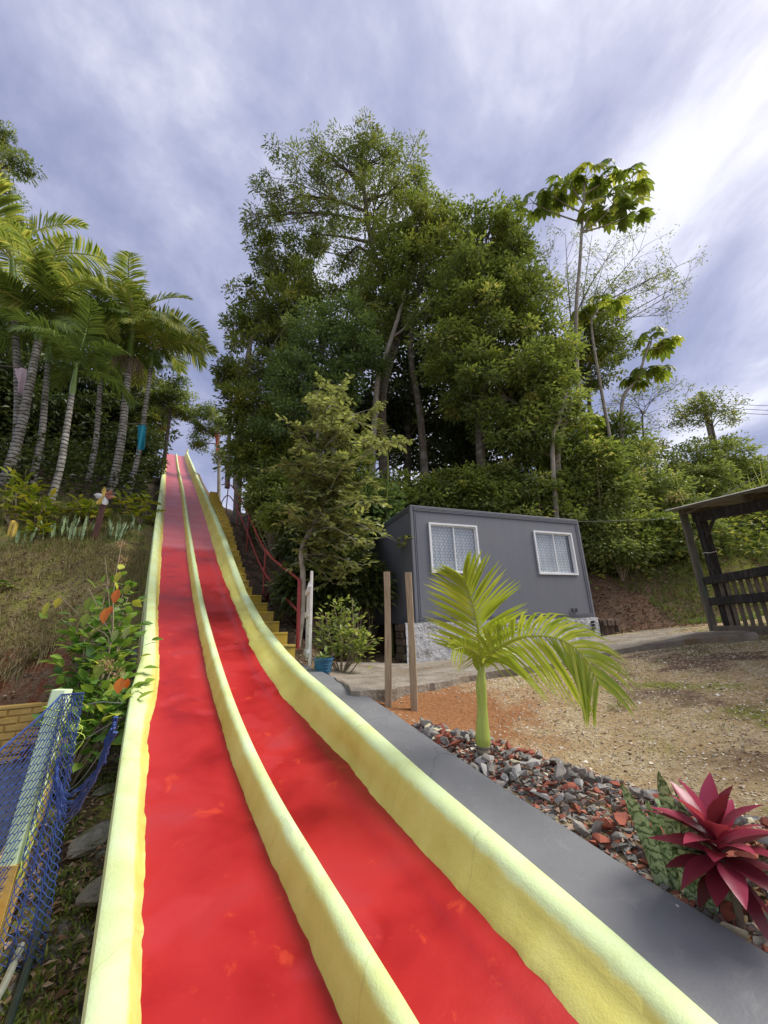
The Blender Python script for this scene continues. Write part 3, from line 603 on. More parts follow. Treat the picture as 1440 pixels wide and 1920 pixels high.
def build_slide():
    S = np.concatenate([np.arange(-.5, 7, .03), np.arange(7, 9, .055), np.arange(9, 20, .13), np.arange(20, 39.7, .3)])
    root = thing('water_slide', 'two-lane red slide with lime yellow walls running up the hillside', 'slide', pos(0, .8, -1.6))
    lw, rw, dv, l1, l2 = [], [], [], [], []
    for s in S:
        z = float(prof(s)); a = np.interp(s, AS, AO); f = np.interp(s, FS, FO); dd = np.interp(s, DS, DO); bb = np.interp(s, BS, BO); cc = bb + .175
        hl = .115 + .095 * float(sm(5.0, 6.3, s)); wa = wob(s, 3, .035); wr = wob(s, 8, .05); wt = wob(s, 12, .03); wb = wob(s, 15, .028); wc = wob(s, 18, .026)
        dep = 1.2 if s < 14 else (.8 if s < 30 else .6)
        tw = f + (.088 if s < 4.6 else .088 + .02 * math.sin(s))
        lw.append([pos(s, o, z + q) for o, q in [(f - .008, -dep), (f - .004, hl - .03), (f + .006, hl - .006), (f + .025, hl + .004), (tw, hl + wt * .4), (tw + .02, hl - .02), (a - .028, .075), (a - .010, .03), (a + .012 + wa, .006), (a + .014 + wa, -.02), (a - .1, -.3)]])
        rise = .035
        def lane(x0, x1, coveL, coveR):
            us = np.array([0, .06, .14, .3, .5, .66, .72, .78, .84, .92, 1.0]); zz = coveL * (1 - sm(0, .2, us)) + coveR * sm(.72, 1.0, us) + (np.array([0, 0, 0, 0, 0, -.006, .006, .013, .006, 0, 0]) if coveR > .01 else 0)
            top = [pos(s, x0 + (x1 - x0) * (u + (.02 * math.sin(s * 2.1) if .6 < u < .9 else 0)), z + q + .0015 * math.sin(7 * u + s)) for u, q in zip(us, zz)]
            return top + [pos(s, x1, z - .12), pos(s, x0, z - .12)]
        l1.append(lane(a - .03, bb + .03, .006, .004)); l2.append(lane(cc - .03, dd + .05, .004, .03))
        hd = .15 + .008 * math.sin(s * 1.3)
        dv.append([pos(s, o, z + q) for o, q in [(bb - .004 + wb, -.05), (bb - .002 + wb, .010), (bb + .022, .055), (bb + .042, hd - .03), (bb + .062, hd - .006), (bb + .09, hd + .004 + wt * .3), (cc - .055, hd - .004), (cc - .035, hd - .028), (cc - .022, .06), (cc + wc, .010), (cc + .002 + wc, -.05)]])
        e = float(np.interp(s, ES, EZ)) - z; e = max(e, .10)
        ti = 1.60 + wt * .5
        rw.append([pos(s, o, z + q) for o, q in [(dd - .005 + wr, .012), (dd + .025 + wr * .6, .05), (dd + (ti - dd) * .45, e * .45), (ti - .035, e - .06), (ti - .012, e - .018 + wt * .3), (ti + .025, e + .003), (1.69, e + .002), (1.718, e - .014), (1.727, e - .05), (1.729, -1.1), (dd + .05, -.4), (dd - .005 + wr, -.03)]])
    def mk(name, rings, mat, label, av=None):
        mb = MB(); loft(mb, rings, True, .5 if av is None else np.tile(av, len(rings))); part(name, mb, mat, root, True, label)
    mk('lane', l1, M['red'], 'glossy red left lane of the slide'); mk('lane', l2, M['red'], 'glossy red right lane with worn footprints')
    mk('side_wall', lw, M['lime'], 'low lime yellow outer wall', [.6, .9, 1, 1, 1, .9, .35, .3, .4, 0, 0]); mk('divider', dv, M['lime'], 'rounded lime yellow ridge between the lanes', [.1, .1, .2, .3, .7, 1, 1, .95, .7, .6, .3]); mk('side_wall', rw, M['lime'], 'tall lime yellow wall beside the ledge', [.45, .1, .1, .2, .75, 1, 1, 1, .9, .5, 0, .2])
    # small fallen leaf on the right lane and end pegs at the summit
    for o in (-.22, 1.66):
        mb = MB(); z = float(prof(39.6)); P = pos(39.55, o, z); tube(mb, [P + (0, 0, -.3), P + (0, 0, .75)], .09, 8); part('summit_peg', mb, M['lime'], root)
build_slide()

# ================================================================== STAIRS, RAIL, GATE
STS = [6.45, 6.89, 7.34, 7.79, 8.33, 8.84, 9.2, 9.9, 10.68, 11.5, 12.3, 13.2, 14.4, 20]
STZ = [-.22, -.03, .16, .35, .58, .78, 1.0, 1.42, 1.95, 2.5, 3.1, 3.65, 4.35, 7.6]
def build_stairs():
    root = thing('staircase', 'narrow staircase of mustard yellow concrete steps beside the slide', 'stairs', pos(6.45, 1.95, -.45))
    zs = np.arange(STZ[0], 6.0, .198); ss = np.interp(zs, STZ, STS)
    for k in range(len(zs) - 1):
        s0, s1 = ss[k], ss[k + 1]; ow = 2.175 if k < 6 else 2.02
        mb = MB(); P0 = pos(0, 0, 0); rings = []
        for s, in ((s0 + .012,), (s1 + .05,)): pass
        z1 = zs[k]; z0 = z1 - .55
        pr = [(s0 + .012, z0), (s1 - .002, z0), (s1 - .002, z1), (s0 + .004, z1), (s0 - .012, z1 - .012), (s0 - .012, z1 - .035), (s0, z1 - .04)]
        rings = [[pos(s, o, z) for s, z in pr] for o in (1.74, ow + .01 * math.sin(k * 2.3))]
        loft(mb, rings, True); part('step', mb, M['yellow'], root)
build_stairs()
def build_rail():
    o = 2.4
    top = [(6.99, .89), (9.63, 1.94), (12.1, 3.56), (14.07, 4.82), (16.5, 6.08), (18.6, 6.75)]
    mid = [(7.02, .33), (9.67, 1.41), (11.95, 2.91), (13.9, 4.18), (15, 4.86), (16.2, 5.45), (17.3, 5.72), (18.6, 5.7)]
    root = thing('handrail', 'red steel pipe handrail following the yellow stairs', 'handrail', pos(6.99, o, -.38))
    def line(name, pts, r):
        mb = MB(); tube(mb, spline([pos(s, o, z) for s, z in pts], 40), r, 8); part(name, mb, M['redrail'], root, True)
    line('top_rail', top, .026); line('middle_rail', mid, .022)
    for s, zb, zt, r in ((6.99, -.42, .9, .034), (9.62, .45, 1.95, .022), (11.9, 1.9, 3.45, .022), (13.85, 3.0, 4.7, .022), (16.55, 4.5, 6.1, .022)):
        mb = MB(); zb = min(zb, T(*xy(s, o)) + .0) - .1; tube(mb, [pos(s, o, zb), pos(s + .02, o, zt)], r, 8); part('post', mb, M['redrail'], root, True)
build_rail()
def build_gate():
    P = atplane(581, 1242, 2.1); zt = P[2] / ray(581, 1242)[2] * ray(583, 1063)[2]
    Q = atplane(568, 1236, 2.08); dv = np.array([P[0], P[1], 0]); dv = nrm(dv); ax = nrm(dv + np.array([-.085, 0, 0])); ay = np.array([-ax[1], ax[0], 0]); az = np.array([0, 0, 1.])
    zb = float(ledge_z(so(P[0], P[1])[0])); O = np.array([P[0], P[1], zb]); h = zt - zb
    root = thing('garden_gate', 'white painted plank gate standing open on the grey ledge', 'gate', O)
    def pc(name, lo, hi):
        mb = MB(); obox(mb, O, ax, ay, az, lo, hi, bev=.006); part(name, mb, M['white'], root)
    pc('stile', (0, -.02, -.02), (.07, .02, h)); pc('stile', (.62, -.02, .02), (.69, .02, h - .16))
    for z in (.1, h * .5, h - .32): pc('cross_rail', (.02, .021, z), (.68, .045, z + .09))
    for i in range(4): pc('plank', (.095 + i * .132, -.018, .04), (.205 + i * .132, .016, h - .12 - .02 * (i % 2)))
    mb = MB(); obox(mb, O, ax, ay, az, (-.012, .0, h * .12), (.0, .05, h * .12 + .05)); part('hinge', mb, M['alu'], root)
    mb = MB(); obox(mb, O, ax, ay, az, (-.012, .0, h * .82), (.0, .05, h * .82 + .05)); part('hinge', mb, M['alu'], root)
build_gate()

# ================================================================== CABIN
CF = np.array([.555, 7.84, .065]); CAX = np.array([.9297, .3683, 0]); CAY = np.array([-.3683, .9297, 0]); CAZ = np.array([0, 0, 1.])
CW, CD, CH = 4.77, 2.5, 2.4
def onfront(px, py): r = ray(px, py); t = (CF @ CAY) / (r @ CAY); P = r * t - CF; return P @ CAX, P[2]
def build_cabin():
    root = thing('cabin', 'dark grey box cabin with two curtained windows on a rough plinth', 'cabin', CF + CAX * CW / 2 + CAY * CD / 2)
    g = M['grey_box']
    def pc(name, boxes, mat=g, par=root, bev=0, label=None):
        mb = MB()
        for lo, hi in boxes: obox(mb, CF, CAX, CAY, CAZ, lo, hi, bev=bev)
        return part(name, mb, mat, par, False, label)
    wins = []
    for (a, b) in (((803, 979.5), (904, 1076)), ((1002.5, 995), (1086, 1078.5))):
        (x0, z1), (x1, z0) = onfront(*a), onfront(*b)
        xb, _ = onfront(a[0] + 9, b[1]); wins.append((min(x0, xb), x1 - .02 if a[0] < 900 else x1 - .03, z0, z1))
    xs = [.07]; 
    b = []
    (ax0, ax1, az0, az1), (bx0, bx1, bz0, bz1) = wins
    # front wall sheet built round the two openings
    b += [((.07, .012, .1), (ax0, .06, CH - .1)), ((ax1, .012, .1), (bx0, .06, CH - .1)), ((bx1, .012, .1), (CW - .07, .06, CH - .1))]
    b += [((ax0, .012, .1), (ax1, .06, az0)), ((ax0, .012, az1), (ax1, .06, CH - .1)), ((bx0, .012, .1), (bx1, .06, bz0)), ((bx0, .012, bz1), (bx1, .06, CH - .1))]
    pc('front_wall', b)
    nb = 9
    for i in range(nb):
        y0 = .08 + i * (CD - .16) / nb; pc('side_plank', [((.012, y0 + .0015, .1), (.05, y0 + (CD - .16) / nb - .0015, CH - .1))])
    pc('side_wall', [((CW - .06, .08, .1), (CW - .014, CD - .08, CH - .1))]); pc('back_wall', [((.07, CD - .06, .1), (CW - .07, CD - .014, CH - .1))])
    pc('side_backing', [((.052, .08, .1), (.06, CD - .08, CH - .1))])
    pc('floor', [((.06, .06, .02), (CW - .06, CD - .06, .1))], M['dark']); 
    pc('roof', [((.0, .0, CH - .004), (CW, CD, CH + .03))], g, bev=.008)
    for x0, x1 in ((0, .07), (CW - .07, CW)):
        for y0, y1 in ((0, .08), (CD - .08, CD)): pc('corner_post', [((x0, y0, 0), (x1, y1, CH - .006))], g, bev=.01)
    for x in (.085, .12): pc('edge_rib', [((x, -.004, .12), (x + .016, .0115, CH - .12))])
    for x in (CW - .12, ): pc('edge_rib', [((x, -.004, .12), (x + .016, .0115, CH - .12))])
    for z in (.0, CH - .1):
        pc('frame_rail', [((.072, .0, z + .003), (CW - .072, .058, z + .097))]); pc('frame_rail', [((.0, .082, z + .003), (.058, CD - .082, z + .097))]); pc('frame_rail', [((CW - .058, .082, z + .003), (CW, CD - .082, z + .097))]); pc('frame_rail', [((.072, CD - .058, z + .003), (CW - .072, CD, z + .097))])
        for q in (.016, .045, .074):
            pc('frame_rib', [((.075, -.012, z + q), (CW - .075, -.0005, z + q + .014))], g); pc('frame_rib', [((-.012, .085, z + q), (-.0005, CD - .085, z + q + .014))], g)
    for (x0, x1, z0, z1), gap in zip(wins, (0, 1)):
        o = MB(); t = .038
        w = thing('window', None, None, (0, 0, 0)); w.parent = root; w.location = tuple(np.array((0, 0, 0.))); w.name = 'window'
        pc('window_frame', [((x0, -.022, z0), (x0 + t, .07, z1)), ((x1 - t, -.022, z0), (x1, .07, z1)), ((x0 + t, -.022, z0), (x1 - t, .07, z0 + t)), ((x0 + t, -.022, z1 - t), (x1 - t, .07, z1))], M['alu'], w)
        xm = (x0 + x1) / 2
        for (a, bq, yy) in ((x0 + t, xm + .014, .006), (xm - .014, x1 - t, .034)):
            tt = .022
            pc('sash', [((a, yy, z0 + t), (a + tt, yy + .022, z1 - t)), ((bq - tt, yy, z0 + t), (bq, yy + .022, z1 - t)), ((a + tt, yy, z0 + t), (bq - tt, yy + .022, z0 + t + tt)), ((a + tt, yy, z1 - t - tt), (bq - tt, yy + .022, z1 - t))], M['alu'], w)
            pc('pane', [((a + tt, yy + .009, z0 + t + tt), (bq - tt, yy + .013, z1 - t - tt))], M['glass'], w)
        # gathered lace curtains hanging inside
        spans = ((x0 + .07, xm - .012), (xm + .012, x1 - .05)) if gap == 0 else ((x0 + .05, xm + .02), (xm + .02, x1 - .13))
        for a, bq in spans:
            mb = MB(); n = 46; u = np.linspace(0, 1, n); rows = []
            for v in np.linspace(0, 1, 12):
                x = a + (bq - a) * u; y = .080 + .006 * np.sin(u * 24 + 1.5 * v + gap) + .003 * np.sin(u * 57) ; z = (z0 - .06) + (z1 - z0 + .05) * v + 0 * u
                rows.append(CF + np.c_[x, y, z] @ np.array([CAX, CAY, CAZ]))
            loft(mb, rows, False); ob = part('curtain', mb, M['lace'], w, True)
    pc('drain_hook', [((CW * .845, -.03, .15), (CW * .855, -.012, .22)), ((CW * .87, -.03, .15), (CW * .88, -.012, .22)), ((CW * .845, -.03, .135), (CW * .88, -.012, .15))], M['cable'])
    for z in (.3, 1.0, 2.0): pc('door_hinge', [((CW + .001, .03, z), (CW + .03, .07, z + .12))])
    # paint specks left on the side and front
build_cabin()
def build_plinth():
    root = thing('plinth_wall', 'rough whitewashed block wall carrying the grey cabin', 'wall', CF + CAX * 2.2 + np.array([0, 0, -.75]))
    mb = MB(); n = 90; k = 12; xs = np.linspace(-.24, CW + .02, n); rows = []
    for v in np.linspace(0, 1, k):
        zt = .0; zb = np.interp(xs, [-.24, CW], [-.95, -.62])
        z = zb + (zt - zb) * v; y = -.03 + fbm(xs * 5, z * 6 + 3, 61) * .035 + fbm(xs * 18, z * 18, 63) * .016
        rows.append(CF + np.c_[xs, y, z + (fbm(xs * 3, xs * 0, 66) * .03 if v == 1 else 0)] @ np.array([CAX, CAY, CAZ]))
    back = []
    top = rows[-1]
    rows.append(top + CAY * .06 + np.array([0, 0, .004])); rows.append(top + CAY * .34); rows.append(top + CAY * .34 - np.array([0, 0, .9]))
    loft(mb, rows, False); part('plaster_face', mb, M['plaster'], root, False)
    # clay blocks showing on the left end
    bh = .135
    for r in range(7):
        for c in range(2 if r % 2 else 3):
            y0 = -.0 + c * .16 + (.06 if r % 2 else 0); y1 = min(y0 + .15, .36)
            mb = MB(); obox(mb, CF, CAX, CAY, CAZ, (-.275 - .012 * ((r * 3 + c) % 3), y0, -.005 - (r + 1) * bh), (-.235, y1, -.02 - r * bh), bev=.006); part('brick', mb, M['clay'], root)
    for r in range(3):  # dark boxes on the plaster stand in for shade inside vent holes
        for c in range(2):
            x = .72 + c * .06; z = -.34 - r * .07
            mb = MB(); obox(mb, CF, CAX, CAY, CAZ, (x, -.062, z), (x + .035, -.02, z + .045)); part('vent_hole_shade', mb, M['dark'], root)
    for r in range(3):
        for c in range(2):
            x = CW - .22 + c * .055; z = -.12 - r * .07
            mb = MB(); obox(mb, CF, CAX, CAY, CAZ, (x, -.062, z), (x + .03, -.02, z + .045)); part('vent_hole_shade', mb, M['dark'], root)
    b2 = thing('broken_block', 'mossy broken clay block at the end of the whitewashed plinth', 'block', CF + CAX * (CW + .32) + np.array([0, 0, -.45]))
    mb = MB(); V = []; n = 15
    for i, x in enumerate(np.linspace(CW + .06, CW + .62, n)):
        hh = -.02 - .06 * (x - CW) + .02 * math.sin(i * 1.9); y0 = -.06 + .03 * math.sin(i * 1.3)
        V.append(CF + np.array([(x, y0, -.7), (x, y0 + .01, hh - .03), (x, y0 + .05, hh), (x, .26, hh - .01), (x, .31, hh - .05), (x, .31, -.7)]) @ np.array([CAX, CAY, CAZ]))
    loft(mb, V, True); part('block_body', mb, M['clay'], b2)
    for c in range(4):
        mb = MB(); x = CW + .10 + c * .13; obox(mb, CF, CAX, CAY, CAZ, (x, -.10 - .008 * (c % 2), -.20), (x + .11, -.05, -.06), bev=.008); part('brick', mb, M['clay'], b2)
build_plinth()

# ================================================================== TIMBER POSTS
for (bx, tx, lab) in (((728, 1325), (725, 1073), 'upright weathered timber post standing alone beside the grey ledge'), ((777, 1331), (765, 1074), 'slightly leaning weathered timber post in front of the cabin corner')):
    B = onground(*bx); hz = np.hypot(B[0], B[1]); r = ray(*tx); t = hz / np.hypot(r[0], r[1]); TP = r * t
    root = thing('timber_post', lab, 'post', B, 'timber posts by the ledge')
    ax = nrm(TP - B); fx = nrm(np.cross([0, 1, 0], ax)); fy = np.cross(ax, fx); h = np.linalg.norm(TP - B); mb = MB()
    rings = []
    for q in np.linspace(-.15, h, 14):
        w = .036 + .002 * math.sin(q * 5 + B[0]); c = B + ax * q + fx * .006 * math.sin(q * 2.1)
        rings.append([c + fx * a * w + fy * b2 * w for a, b2 in ((-1, -.8), (-.8, -1), (.8, -1), (1, -.8), (1, .8), (.8, 1), (-.8, 1), (-1, .8))])
    loft(mb, rings, True); part('post_shaft', mb, M['wood'], root)
    mb = MB(); c = B + ax * (h + .002); loft(mb, [[c + fx * a * .030 + fy * b2 * .030 - ax * .004 for a, b2 in ((-1, -1), (1, -1), (1, 1), (-1, 1))], [c + fx * a * .026 + fy * b2 * .026 + ax * .003 for a, b2 in ((-1, -1), (1, -1), (1, 1), (-1, 1))]], True); part('end_grain', mb, M['wood_grey'], root)

# ================================================================== SHELTER (open shed at the right)
def build_shelter():
    B = np.array([5.5, 6.85, 0.]); B[2] = -.24
    ax = nrm(np.array([-.13, -1.0, 0])); ay = np.array([ax[1] * -1, ax[0], 0]); ay = np.array([1.0, -.13, 0]); ay = nrm(ay); az = np.array([0, 0, 1.])
    root = thing('open_shed', 'open wooden shed with tarred posts, slatted rail and sheet roof', 'shed', B)
    def pc(name, lo, hi, mat, bev=.006, par=root, lab=None):
        mb = MB(); obox(mb, B, ax, ay, az, lo, hi, bev=bev); return part(name, mb, mat, par, False, lab)
    # x runs along the side seen in the picture (towards the camera), y into the shed
    L, Dp = 4.2, 3.6
    pc('corner_board', (-.05, -.04, -.12), (.012, .075, 2.16), M['wood_green'], lab='mossy weathered corner board of the shed')
    for x, y in ((.10, .10), (L, .10), (.10, Dp), (L, Dp)): pc('post', (x, y, -.15), (x + .13, y + .13, 2.0), M['wood_dark'])
    # sloping beam and roof: high at the back corner, low towards the camera
    sl = -.145
    def sloped(name, x0, x1, y0, y1, zt, th, mat, mb=None):
        m = mb or MB(); P = []
        rings = []
        for x in (x0, x1):
            z = zt + sl * x; rings.append([B + ax * x + ay * y + az * q for y, q in ((y0, z - th), (y1, z - th), (y1, z), (y0, z))])
        loft(m, rings, True)
        if mb is None: part(name, m, mat, root)
    sloped('side_beam', .05, L + .3, .105, .175, 2.06, .17, M['wood_dark']); sloped('side_beam', .05, L + .3, Dp + .02, Dp + .1, 2.06, .17, M['wood_dark'])
    for x in (.0, 1.4, 2.8, 4.2):
        z = 2.06 + sl * x; pc('cross_beam', (x - .03, -.02, z), (x + .06, Dp + .2, z + .085), M['wood_grey'])
    # corrugated roof sheet
    mb = MB(); n = 70; rows = []
    ys = np.linspace(-.22, Dp + .4, n); wave = .018 * np.sin(ys * 36)
    for th in (0, -.008):
        for x in (-.16, L + .45):
            z = 2.06 + sl * x + .115
            rows.append(B + np.outer(np.full(n, x), ax) + np.outer(ys, ay) + np.outer(z + wave + th, az))
    loft(mb, [rows[0], rows[1]], False); loft(mb, [rows[3], rows[2]], False); loft(mb, [rows[2], rows[0]], False); loft(mb, [rows[1], rows[3]], False)
    part('roof', mb, M['roofsheet'], root, True)
    for z0, z1, nm in ((.77, .90, 'rail'), (.42, .55, 'rail')): pc(nm, (.04, .012, z0), (L, .095, z1), M['wood_dark'], .008)
    pc('sill_board', (.02, -.02, -.06), (L, .06, .09), M['wood_grey'])
    mb0 = None
    for i in range(26):
        x = .26 + i * .15
        b = MB(); obox(b, B, ax, ay, az, (x, .098, .06), (x + .075, .118, .83 - .02 * (i % 3)), bev=.004); part('slat', b, M['wood_grey'], root)
    # knee braces
    for a, b in (((.2, .14, 1.55), (.62, .14, 1.9)),):
        mb = MB(); P0 = B + ax * a[0] + ay * a[1] + az * a[2]; P1 = B + ax * b[0] + ay * b[1] + az * b[2]; tube(mb, [P0, P1], .035, 4); part('brace', mb, M['wood_dark'], root)
    mb = MB(); P0 = B + ax * .3 + ay * Dp + az * 1.0; P1 = B + ax * .1 + ay * (Dp - 1.1) + az * 1.95; tube(mb, [P0, P1], .045, 4); part('brace', mb, M['wood_dark'], root)
    mb = MB(); c = B + ax * .163 + ay * .163 + az * 1.3
    an = np.linspace(0, 2 * np.pi, 17); tube(mb, np.array([c + ax * .1 * math.cos(t) + ay * .1 * math.sin(t) + az * .01 * math.sin(3 * t) for t in an]), .006, 5); part('string', mb, M['white'], root)
    # concrete footing the shed stands on
    pc('footing', (-.25, -.22, -.30), (L + .2, Dp + .3, -.125), M['concrete'], .02)
build_shelter()

# ================================================================== LOWER COURT (left), NET, HOSES
def build_court():
    mb = MB(); ss = np.linspace(-3, WALL_S + .02, 40); rows = [[pos(s, o, FLOORZ + .01) for s in ss] for o in np.linspace(-9, 0, 12)]
    rows = [[pos(s, wall_o(s) + (k / 11.) * -8.5, FLOORZ + .01) for s in ss] for k in range(12)]
    loft(mb, rows, False); tag(link('court_floor', mb.mesh('court_floor', M['court'])), 'blue-grey painted floor of the sunken court', None, None, 'structure')
    root = thing('court_wall', 'low ochre yellow wall with block relief round the sunken court', 'wall', pos(WALL_S, -1, FLOORZ))
    mb = MB(); rings = []
    for s in np.arange(-2.5, WALL_S + .2, .12):
        o = wall_o(s) + .012 * math.sin(s * 4.1); z = COPZ + .012 * math.sin(s * 2.7)
        rings.append([pos(s, o - .115, FLOORZ - .1), pos(s, o - .115, z - .015), pos(s, o - .10, z), pos(s, o - .012, z), pos(s, o + .003, z - .02), pos(s, o + .003, FLOORZ - .1)])
    loft(mb, rings, True); part('side_wall', mb, M['ochre'], root)
    mb = MB(); o0 = wall_o(WALL_S) - .117
    def fw(s0, s1, oa, ob, z0, z1, bev): 
        m = MB(); obox(m, np.zeros(3), np.array([D2[0], D2[1], 0]), np.array([N2[0], N2[1], 0]), np.array([0, 0, 1.]), (s0, oa, z0), (s1, ob, z1), bev=bev); return m
    part('end_wall', fw(WALL_S, WALL_S + .14, -8.5, o0, FLOORZ - .1, COPZ - .05, 0), M['ochre'], root)
    part('coping', fw(WALL_S - .03, WALL_S + .17, -8.5, o0, COPZ - .049, COPZ + .004, .006), M['ochre'], root)
    rows_ = 7; bh = (COPZ - .06 - FLOORZ) / rows_
    for r in range(rows_):
        off = (r % 2) * .17
        for c in range(11):
            o1 = o0 - .02 - c * .34 - off; 
            z = FLOORZ + .01 + r * bh
            part('block', fw(WALL_S - .016 - .005 * ((r * 5 + c * 3) % 4), WALL_S + .001, o1 - .315, o1, z + .016, z + bh - .016, .007), M['ochre'], root)
build_court()
PB = atz(5, 1680, -1.15); PB = PB.copy(); _r = ray(117, 1293); PT = _r * (np.hypot(PB[0], PB[1]) * 1.0 / np.hypot(_r[0], _r[1]))
def build_net():
    root = thing('net_post', 'pale green square post leaning on the ochre court wall', 'post', PB)
    ax = nrm(PT - PB); fx = nrm(np.cross(ax, [N2[0] * .3 + D2[0], N2[1] * .3 + D2[1], 0])); fy = np.cross(ax, fx); h = np.linalg.norm(PT - PB)
    mb = MB(); w = .038; rings = []
    for q in np.linspace(-.02, h, 8): c = PB + ax * q; rings.append([c + fx * a * w + fy * b * w for a, b in ((-1, -.75), (-.75, -1), (.75, -1), (1, -.75), (1, .75), (.75, 1), (-.75, 1), (-1, .75))])
    loft(mb, rings, True); part('post_shaft', mb, M['palepost'], root)
    mb = MB(); c = PB + ax * .0; rings = []
    for q in np.linspace(-.95, .13, 4): c = PB + ax * q * .999; rings.append([c + fx * a * (w + .006) + fy * b * (w + .006) for a, b in ((-1, -1), (1, -1), (1, 1), (-1, 1))])
    loft(mb, rings, True); part('post_foot', mb, M['ochre'], root)
    # the net: knotted diamond mesh from the post towards a second post beyond the frame, and a bunch falling behind the post
    nr = thing('safety_net', 'blue knotted net slung from the pale green post', 'net', PB + np.array([0, 0, .1]))
    Q = pos(.9, wall_o(.9) - .62, COPZ + .42)
    def sheet(top0, top1, bot0, bot1, nu, nv, sag, amp):
        def P(u, v):
            t = top0 * (1 - u) + top1 * u; b = bot0 * (1 - u) + bot1 * u
            t = t - np.array([0, 0, 1.]) * sag * 4 * u * (1 - u); p = t * (1 - v) + b * v
            return p + np.array([N2[0], N2[1], 0]) * amp * math.sin(u * 17 + v * 5) * (.3 + v)
        mb = MB(); V = {}; 
        for i in range(nu + 1):
            for dirn in (1, -1):
                pass
        lines = []
        for k in range(-nv, nu + 1):
            a, b = [], []
            for j in range(nv * 2 + 1):
                v = j / (nv * 2); u1 = (k + j / 2) / nu; u2 = (k + nv - j / 2) / nu
                w_ = .16 / nu * math.sin(j * math.pi)
                if 0 <= u1 <= 1: a.append(P(u1 + .10 / nu * (1 if j % 2 else -1), v))
                if 0 <= u2 <= 1: b.append(P(u2 - .10 / nu * (1 if j % 2 else -1), v))
            if len(a) > 1: lines.append(a)
            if len(b) > 1: lines.append(b)
        for l in lines: tube(mb, l, .0022, 3, caps=False)
        tube(mb, [P(u, 0) for u in np.linspace(0, 1, 40)], .004, 5)
        return mb
    T0 = PT + fy * 0 - ax * .02
    side = nrm(np.array([PB[0], PB[1], 0])) * -.055
    part('net_panel', sheet(T0 + side, Q, PB + side + np.array([0, 0, -.12]), Q + np.array([0, 0, -1.0]), 32, 28, .10, .02), M['net'], nr)
    d2 = np.array([N2[0], N2[1], 0]); f2 = np.array([D2[0], D2[1], 0])
    part('net_fall', sheet(T0 + side, T0 + side * 1.2 + d2 * .10, PB + side + d2 * .02 + np.array([0, 0, -.35]), PB + side + d2 * .19 + np.array([0, 0, -.30]), 9, 34, .0, .008), M['net'], nr)
    # twine lashing down the right side of the post
    tw = thing('twine', 'lime green twine lashing the blue net to its post', 'twine', PT)
    for k in range(5):
        mb = MB(); P_ = [PT - ax * (h * q) + d2 * (.045 + .012 * math.sin(q * 19 + k * 2)) + side * .8 + f2 * .01 * math.sin(q * 30 + k) for q in np.linspace(.05, .92, 46)]
        tube(mb, P_, .0028, 4); part('strand', mb, M['twine'], tw)
    for q in (.10, .14, .18):
        mb = MB(); c = PT - ax * h * q; an = np.linspace(0, 2 * np.pi, 16); tube(mb, np.array([c + fx * .056 * math.cos(t) + fy * .056 * math.sin(t) + ax * .01 * math.sin(t * 2) for t in an]), .0035, 4); part('strand', mb, M['twine'], tw)
    for k in range(3):
        mb = MB(); c = PT - ax * h * (.12 + k * .05) + d2 * .06 + side; P_ = spline([c, c + d2 * (.05 + .02 * k) + np.array([0, 0, -.05]), c + d2 * .02 + np.array([0, 0, -.11 - .03 * k]), c + d2 * .05 + np.array([0, 0, -.17])], 16); tube(mb, P_, .0022, 4); part('loose_end', mb, M['twine'], tw)
    # bundle of blue rope between net and slide, thin wires
    mb = MB()
    a = onground(160, 1400); b = atplane(212, 1392, -.04)
    rb = thing('rope_bundle', 'slack blue rope bundle hanging between net and slide wall', 'rope', a)
    A_ = PB + (PT - PB) * .62 + d2 * .06; B_ = atplane(214, 1372, -.035)
    for k in range(9):
        c = (A_ + B_) / 2 + np.array([0, 0, -.16 - .012 * k]) + f2 * .02 * math.sin(k * 2.2); mb = MB(); P_ = spline([A_ + f2 * .01 * (k % 3), A_ * .7 + c * .3 + np.array([0, 0, -.05]), c, B_ * .7 + c * .3 + np.array([0, 0, -.05]), B_ + np.array([0, 0, .012 * (k % 4)])], 26)
        P_ += rng.normal(0, .004, P_.shape); tube(mb, P_, .004, 4); part('strand', mb, M['net'], rb)
    wr = thing('wire', 'thin pale tie wires strung from the net post to the slide', 'wire', PT)
    for k, (q, e) in enumerate(((.16, (228, 1318)), (.42, (226, 1345)), (.5, (222, 1362)))):
        mb = MB(); A2 = PT - ax * h * q; B2 = atplane(e[0], e[1], -.035); mdl = (A2 + B2) / 2 + np.array([0, 0, .02 - .05 * k]); tube(mb, spline([A2, mdl + rng.normal(0, .02, 3), B2], 20), .0016, 4); part('strand', mb, M['pipe'], wr)
build_net()
